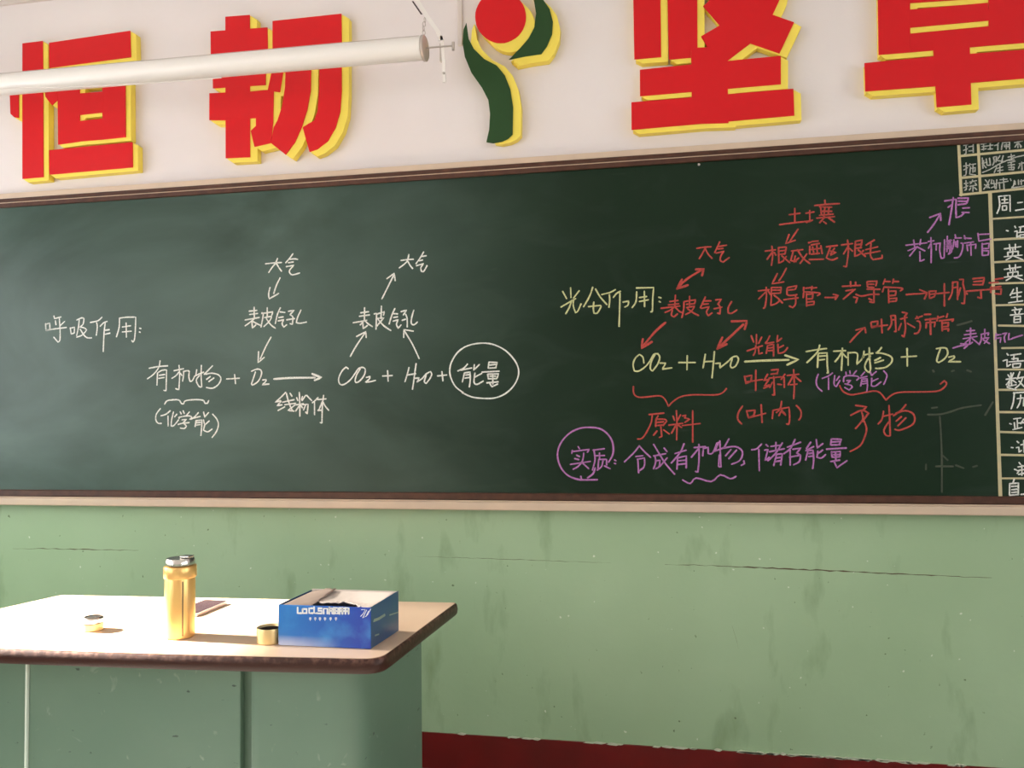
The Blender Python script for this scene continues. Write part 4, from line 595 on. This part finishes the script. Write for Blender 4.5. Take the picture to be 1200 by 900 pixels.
# ------------------------------------------------------------------ teacher's desk
DZ = .78
def desk_paint():
    m = mat('worn_green_desk_paint', (.16, .27, .19), .38, bump=(5, .12, .01))
    nt = m.node_tree; bs = nt.nodes['Principled BSDF']
    tc = nt.nodes.new('ShaderNodeTexCoord'); vec = tc.outputs['Object']
    c = mixc(nt, noise_fac(nt, vec, 3, .35, .7), (.105, .178, .128), (.130, .205, .150))
    c = mixc(nt, noise_fac(nt, vec, 26, .70, .74, detail=3, stretch=(1, 1, 2.2)), c, (.035, .06, .045))
    c = mixc(nt, noise_fac(nt, vec, 13, .66, .8, detail=5, distortion=2), c, (.26, .33, .26))
    nt.links.new(c, bs.inputs['Base Color'])
    return m
M_desk = desk_paint()
M_top = mat('pale_laminate', (.70, .52, .38), .33, noise=(5, .3, (.64, .46, .33)))
def edge_material():
    m = mat('dark_red_brown_edging', (.05, .018, .012), .4, spec=.3, bump=(60, .3, .003))
    nt = m.node_tree; bs = nt.nodes['Principled BSDF']; tc = nt.nodes.new('ShaderNodeTexCoord')
    sep = nt.nodes.new('ShaderNodeSeparateXYZ'); nt.links.new(tc.outputs['Object'], sep.inputs[0])
    # rubbed pale along the upper arris
    mr = nt.nodes.new('ShaderNodeMapRange'); mr.inputs['From Min'].default_value = DZ-.016; mr.inputs['From Max'].default_value = DZ-.001
    nt.links.new(sep.outputs['Z'], mr.inputs['Value'])
    ml = nt.nodes.new('ShaderNodeMath'); ml.operation = 'MULTIPLY'
    nt.links.new(mr.outputs['Result'], ml.inputs[0]); nt.links.new(noise_fac(nt, tc.outputs['Object'], 70, .46, .72), ml.inputs[1])
    nt.links.new(mixc(nt, ml.outputs[0], (.042, .014, .009), (.20, .10, .075)), bs.inputs['Base Color'])
    return m
M_edge = edge_material(); M_strip = mat('pale_highlight_paint', (.62, .72, .64), .4)  # strip colour painted as a highlight
desk = tag(empty('teacher_desk', (-1.2, -1.0, 0)), 'green painted teacher desk with pale top and dark brown edge, at the lower left', 'desk')
def dp(name, b, m, label=None, smooth=False):
    bmesh.ops.translate(b, verts=b.verts[:], vec=(1.2, 1.0, 0)); o = obj(name, b, m, desk, smooth)
    if label: o['label'] = label
    return o
out = rounded([(-1.755, -.744), (-.556, -.680), (-.592, -1.206), (-1.07, -1.243), (-1.50, -1.258), (-1.90, -1.275)], [.02, .012, .045, .25, .25, .04])
def inset(pts, d):
    c = [Vector(p) for p in pts]; n = len(c); o = []
    for i in range(n):
        a = c[i-1]; b_ = c[(i+1) % n]; t_ = (b_-a).normalized(); nn = Vector((-t_.y, t_.x))
        cen = sum(c, Vector((0, 0)))/n
        if nn.dot(cen-c[i]) < 0: nn = -nn
        o.append(tuple(c[i]+nn*d))
    return o
top_in = inset(out, .004)
b = bmesh.new(); prism(b, top_in, DZ-.030, DZ); dp('tabletop', b, M_top)
# rounded edging wrapped around the board
b = bmesh.new(); prof = [(.0035, -.001), (.001, -.0015), (-.002, -.006), (-.004, -.017), (-.002, -.028), (.002, -.033), (.02, -.0335)]
rings = []
for d, z in prof: rings.append([b.verts.new((x, y, DZ+z)) for x, y in inset(out, d)])
for A, B in zip(rings, rings[1:]):
    for i in range(len(A)): b.faces.new([A[i], A[(i+1) % len(A)], B[(i+1) % len(A)], B[i]])
dp('edge_band', b, M_edge, 'dark red-brown edging', True)
ZT = DZ-.0345
# right pedestal with a rounded front corner
ped = rounded([(-.625, -.79), (-.655, -1.165), (-.902, -1.170), (-.916, -1.165), (-.916, -.80)], [.01, .07, .012, .008, 0])
b = bmesh.new(); prism(b, ped, .001, ZT); dp('pedestal', b, M_desk, None, True)
ped = rounded([(-1.502, -.80), (-1.502, -1.160), (-1.75, -1.175), (-1.78, -.80)], [0, .008, .07, .01])
b = bmesh.new(); prism(b, ped, .001, ZT); dp('pedestal', b, M_desk, None, True)
b = bmesh.new(); box(b, (-1.496, -1.158, .05), (-.945, -1.140, ZT), .003, 2); dp('front_panel', b, M_desk)
b = bmesh.new(); box(b, (-1.501, -1.1395, .02), (-.917, -1.12, ZT), .001, 1); dp('backing_board', b, M_desk)
b = bmesh.new(); box(b, (-1.5015, -1.1645, .02), (-1.4965, -1.1405, ZT), .001, 1); dp('highlight_strip', b, M_strip, 'pale upright highlight strip')  # reflection on the panel edge, put in as a pale strip
b = bmesh.new(); box(b, (-1.49, -1.164, .02), (-.94, -1.141, .049), .003, 1); dp('kick_rail', b, M_desk)

# ------------------------------------------------------------------ things on the desk
M_gold = mat('brushed_gold_metal', (.90, .56, .20), .32, metal=.7, spec=.5)
M_silver = mat('polished_steel', (.75, .70, .66), .22, metal=1)
M_plastic_dark = mat('dark_plastic', (.05, .035, .03), .4)
# flask
fl = tag(empty('thermos_flask', (-1.132, -1.105, DZ)), 'upright gold metal flask with silver cap, standing on the desk', 'flask')
b = bmesh.new(); lathe(b, [(0, .0), (.031, 0), (.034, .002), (.0345, .006), (.0345, .138), (.0335, .141), (0, .141)]); obj('body', b, M_gold, fl, True)
b = bmesh.new(); lathe(b, [(.030, .1412), (.0365, .1412), (.0375, .144), (.0375, .166), (.036, .169), (.030, .170)]); obj('collar', b, M_gold, fl, True)
b = bmesh.new(); lathe(b, [(0, .1702), (.031, .1702), (.0335, .172), (.0335, .182), (.031, .187), (.012, .1885), (0, .1885)]); tag(obj('cap', b, M_silver, fl, True), 'silver cap')
b = bmesh.new(); box(b, (.006, -.012, .1886), (.030, .012, .193), .002, 2); obj('cap_catch', b, M_silver, fl)
b = bmesh.new(); box(b, (.0225, -.0268, .008), (.0245, -.0240, .136), .0006, 1); tag(obj('seam', b, M_plastic_dark, fl), 'dark narrow seam line down the body')
# small lid lying left of the flask
M_gold_b = mat('pale_gold_metal', (.83, .62, .30), .35, metal=.5)
ld = tag(empty('flask_lid', (-1.385, -1.082, DZ)), 'small gold and silver screw lid lying left of the flask', 'lid')
b = bmesh.new(); lathe(b, [(0, 0), (.0225, 0), (.0245, .002), (.0245, .017), (0, .017)]); obj('skirt', b, M_gold_b, ld, True)
b = bmesh.new(); lathe(b, [(0, .0172), (.0225, .0172), (.0225, .019), (0, .019)]); tag(obj('seal_ring', b, M_plastic_dark, ld, True), 'dark seal ring')
b = bmesh.new(); lathe(b, [(0, .0192), (.0245, .0192), (.0248, .021), (.0248, .029), (.022, .032), (0, .032)]); tag(obj('crown', b, M_silver, ld, True), 'silver top')
b = bmesh.new(); lathe(b, [(.018, .0322), (.020, .0322), (.020, .0335), (.018, .0335)], 32); obj('top_ring', b, M_plastic_dark, ld, True)
# open cup beside the box
cp = tag(empty('flask_cup', (-.8935, -1.118, DZ)), 'small open flask cup standing against the left end of the blue box', 'cup')
b = bmesh.new(); lathe(b, [(0, 0), (.0265, 0), (.0285, .002), (.0298, .034), (.0292, .0355), (.0282, .034), (.0268, .004), (0, .004)]); obj('cup_wall', b, M_gold_b, cp, True)
b = bmesh.new(); lathe(b, [(0, .0042), (.026, .0042), (.027, .030), (.0262, .030), (.0255, .0055), (0, .0055)]); tag(obj('cup_inner_shade', b, M_plastic_dark, cp, True), 'dark shaded inside')  # shade inside the cup painted as a dark lining
ph = tag(empty('smartphone', (-1.232, -.855, DZ), math.radians(-2)), 'flat dark phone lying behind the flask', 'phone')
M_screen = mat('phone_glass', (.035, .022, .026), .12, spec=.3)
M_rim = mat('phone_rim', (.75, .62, .60), .3, metal=.4)
b = bmesh.new(); prism(b, rounded([(-.037, -.074), (.037, -.074), (.037, .074), (-.037, .074)], [.009]*4), .001, .0085); obj('body', b, M_rim, ph)
b = bmesh.new(); prism(b, rounded([(-.0345, -.0715), (.0345, -.0715), (.0345, .0715), (-.0345, .0715)], [.008]*4), .0086, .0094); tag(obj('screen', b, M_screen, ph), 'dark glass screen')

# blue carton, open top with a crumpled flap folded inside
def carton_blue():
    m = mat('glossy_blue_print', (.02, .12, .5), .28, coat=.3)
    nt = m.node_tree; bs = nt.nodes['Principled BSDF']; tc = nt.nodes.new('ShaderNodeTexCoord'); vec = tc.outputs['Object']
    sep = nt.nodes.new('ShaderNodeSeparateXYZ'); nt.links.new(vec, sep.inputs[0])
    mr = nt.nodes.new('ShaderNodeMapRange'); mr.inputs['From Min'].default_value = .02; mr.inputs['From Max'].default_value = .20
    nt.links.new(sep.outputs['X'], mr.inputs['Value'])
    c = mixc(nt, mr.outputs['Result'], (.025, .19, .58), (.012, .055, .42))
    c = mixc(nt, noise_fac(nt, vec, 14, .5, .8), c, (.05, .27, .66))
    # reflected glow painted into the colour along the left foot
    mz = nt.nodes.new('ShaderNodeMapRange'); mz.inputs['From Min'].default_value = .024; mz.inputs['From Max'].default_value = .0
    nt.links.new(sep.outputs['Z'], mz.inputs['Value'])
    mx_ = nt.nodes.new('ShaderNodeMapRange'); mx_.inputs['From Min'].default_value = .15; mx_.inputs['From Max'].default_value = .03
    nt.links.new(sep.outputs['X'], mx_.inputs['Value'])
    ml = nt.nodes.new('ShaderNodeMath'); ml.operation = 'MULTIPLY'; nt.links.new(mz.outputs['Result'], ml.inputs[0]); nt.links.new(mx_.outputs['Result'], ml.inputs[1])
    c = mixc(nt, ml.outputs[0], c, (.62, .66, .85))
    nt.links.new(c, bs.inputs['Base Color'])
    return m
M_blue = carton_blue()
M_side = mat('blue_green_print', (.018, .085, .16), .3, noise=(12, .3, (.02, .06, .22)), coat=.2)
M_print = mat('white_print', (.82, .84, .86), .4)
M_print_dim = mat('dull_print', (.26, .33, .28), .5)
M_card = mat('grey_cardboard', (.30, .22, .18), .85, noise=(9, .3, (.38, .30, .25)), bump=(30, .3, .003))
M_card_w = mat('pale_cardboard', (.66, .58, .53), .85, noise=(9, .3, (.60, .52, .47)), bump=(30, .3, .003))
CX, CY = -.8615, -1.140          # front left foot of the carton
CW, CD, CH_, CT = .2225, .155, .0925, .0022
ct = tag(empty('carton', (CX, CY, DZ)), 'open blue printed cardboard box with white lettering, at the desk right corner', 'box')
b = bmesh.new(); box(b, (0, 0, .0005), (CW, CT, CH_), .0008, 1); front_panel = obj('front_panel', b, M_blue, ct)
b = bmesh.new(); box(b, (CW-CT, CT+.0002, .0005), (CW, CD, CH_), .0008, 1)
for v in b.verts:
    v.co.x += .014*v.co.y/CD
    v.co.z += .004*(v.co.y/CD)*(v.co.z/CH_)
side_panel = obj('side_panel', b, M_side, ct)
b = bmesh.new(); box(b, (0, CT+.0002, .0005), (CT, CD, CH_), .0008, 1)
for v in b.verts: v.co.x += .010*v.co.y/CD
obj('side_panel', b, M_side, ct)
b = bmesh.new(); box(b, (CT+.0105, CD-CT, .0005), (CW+.014, CD, CH_+.003), .0008, 1); obj('back_panel', b, M_card_w, ct)
b = bmesh.new(); box(b, (CT+.012, CT+.0004, .0006), (CW-CT-.002, CD-CT-.0004, .003)); obj('bottom', b, M_card, ct)
def sheet(fn, nu, nv, th, name, m):
    b = bmesh.new(); V = [[b.verts.new(fn(i/nu, j/nv)) for j in range(nv+1)] for i in range(nu+1)]
    for i in range(nu):
        for j in range(nv): b.faces.new([V[i][j], V[i+1][j], V[i+1][j+1], V[i][j+1]])
    o = obj(name, b, m, ct, True)
    md = o.modifiers.new('thickness', 'SOLIDIFY'); md.thickness = th; md.offset = 0
    return o
def crumple(x, y, s): return s*(math.sin(x*61+y*23)+math.sin(x*37-y*71+1.3)+.6*math.sin(x*140+y*90))
# big pale flap hinged on the back edge, sagging towards the front
def main_flap(a, c):
    y = CD-.005-(CD-.005-.052+.040*max(0, a-.45)/.55+.006*math.sin(9*a))*c
    x0 = .050+.020*c; x1 = CW-CT-.003+.014*y/CD
    return (x0+(x1-x0)*a, y, CH_+.001-.0050*c-.010*math.sin(PI*c)*(1-a)*a*3+crumple(a*.8, c*.8, .0014)*c)
sheet(main_flap, 28, 18, .0012, 'top_flap', M_card_w)
# grey-brown flap at the left end, pushed up in the middle
sheet(lambda a, c: (.006+.066*a+.008*c, .006+(CD-.014)*c, CH_-.003+.010*math.sin(PI*.5*a)*(c**.6)-.006*(1-c)*a+crumple(a, c, .0012)*a), 12, 12, .0012, 'end_flap', M_card)
def print_on(name, data, w, parent, m, side=False, dz=0.0004):
    b = bmesh.new()
    for line in parse(data):
        if side: ribbon(b, [(y-CY, z-DZ) for y, z in line], w, lambda y, z, t: (CW+.014*y/CD+.0003+.0002*t, y, z), smooth=False)
        else: ribbon(b, [(x-CX, z-DZ) for x, z in line], w, lambda x, z, t: (x, -.0003-.0002*t, z), smooth=False)
    return obj(name, b, m, parent)
print_on('lettering', BOX_FRONT, .0046, front_panel, M_print)
print_on('small_lettering', BOX_FRONT_SMALL, .0018, front_panel, M_print)
print_on('scribbled_mark', BOX_SCRIBBLE, .0016, front_panel, M_print)
print_on('side_lettering', BOX_SIDE, .0035, side_panel, M_print_dim, True)
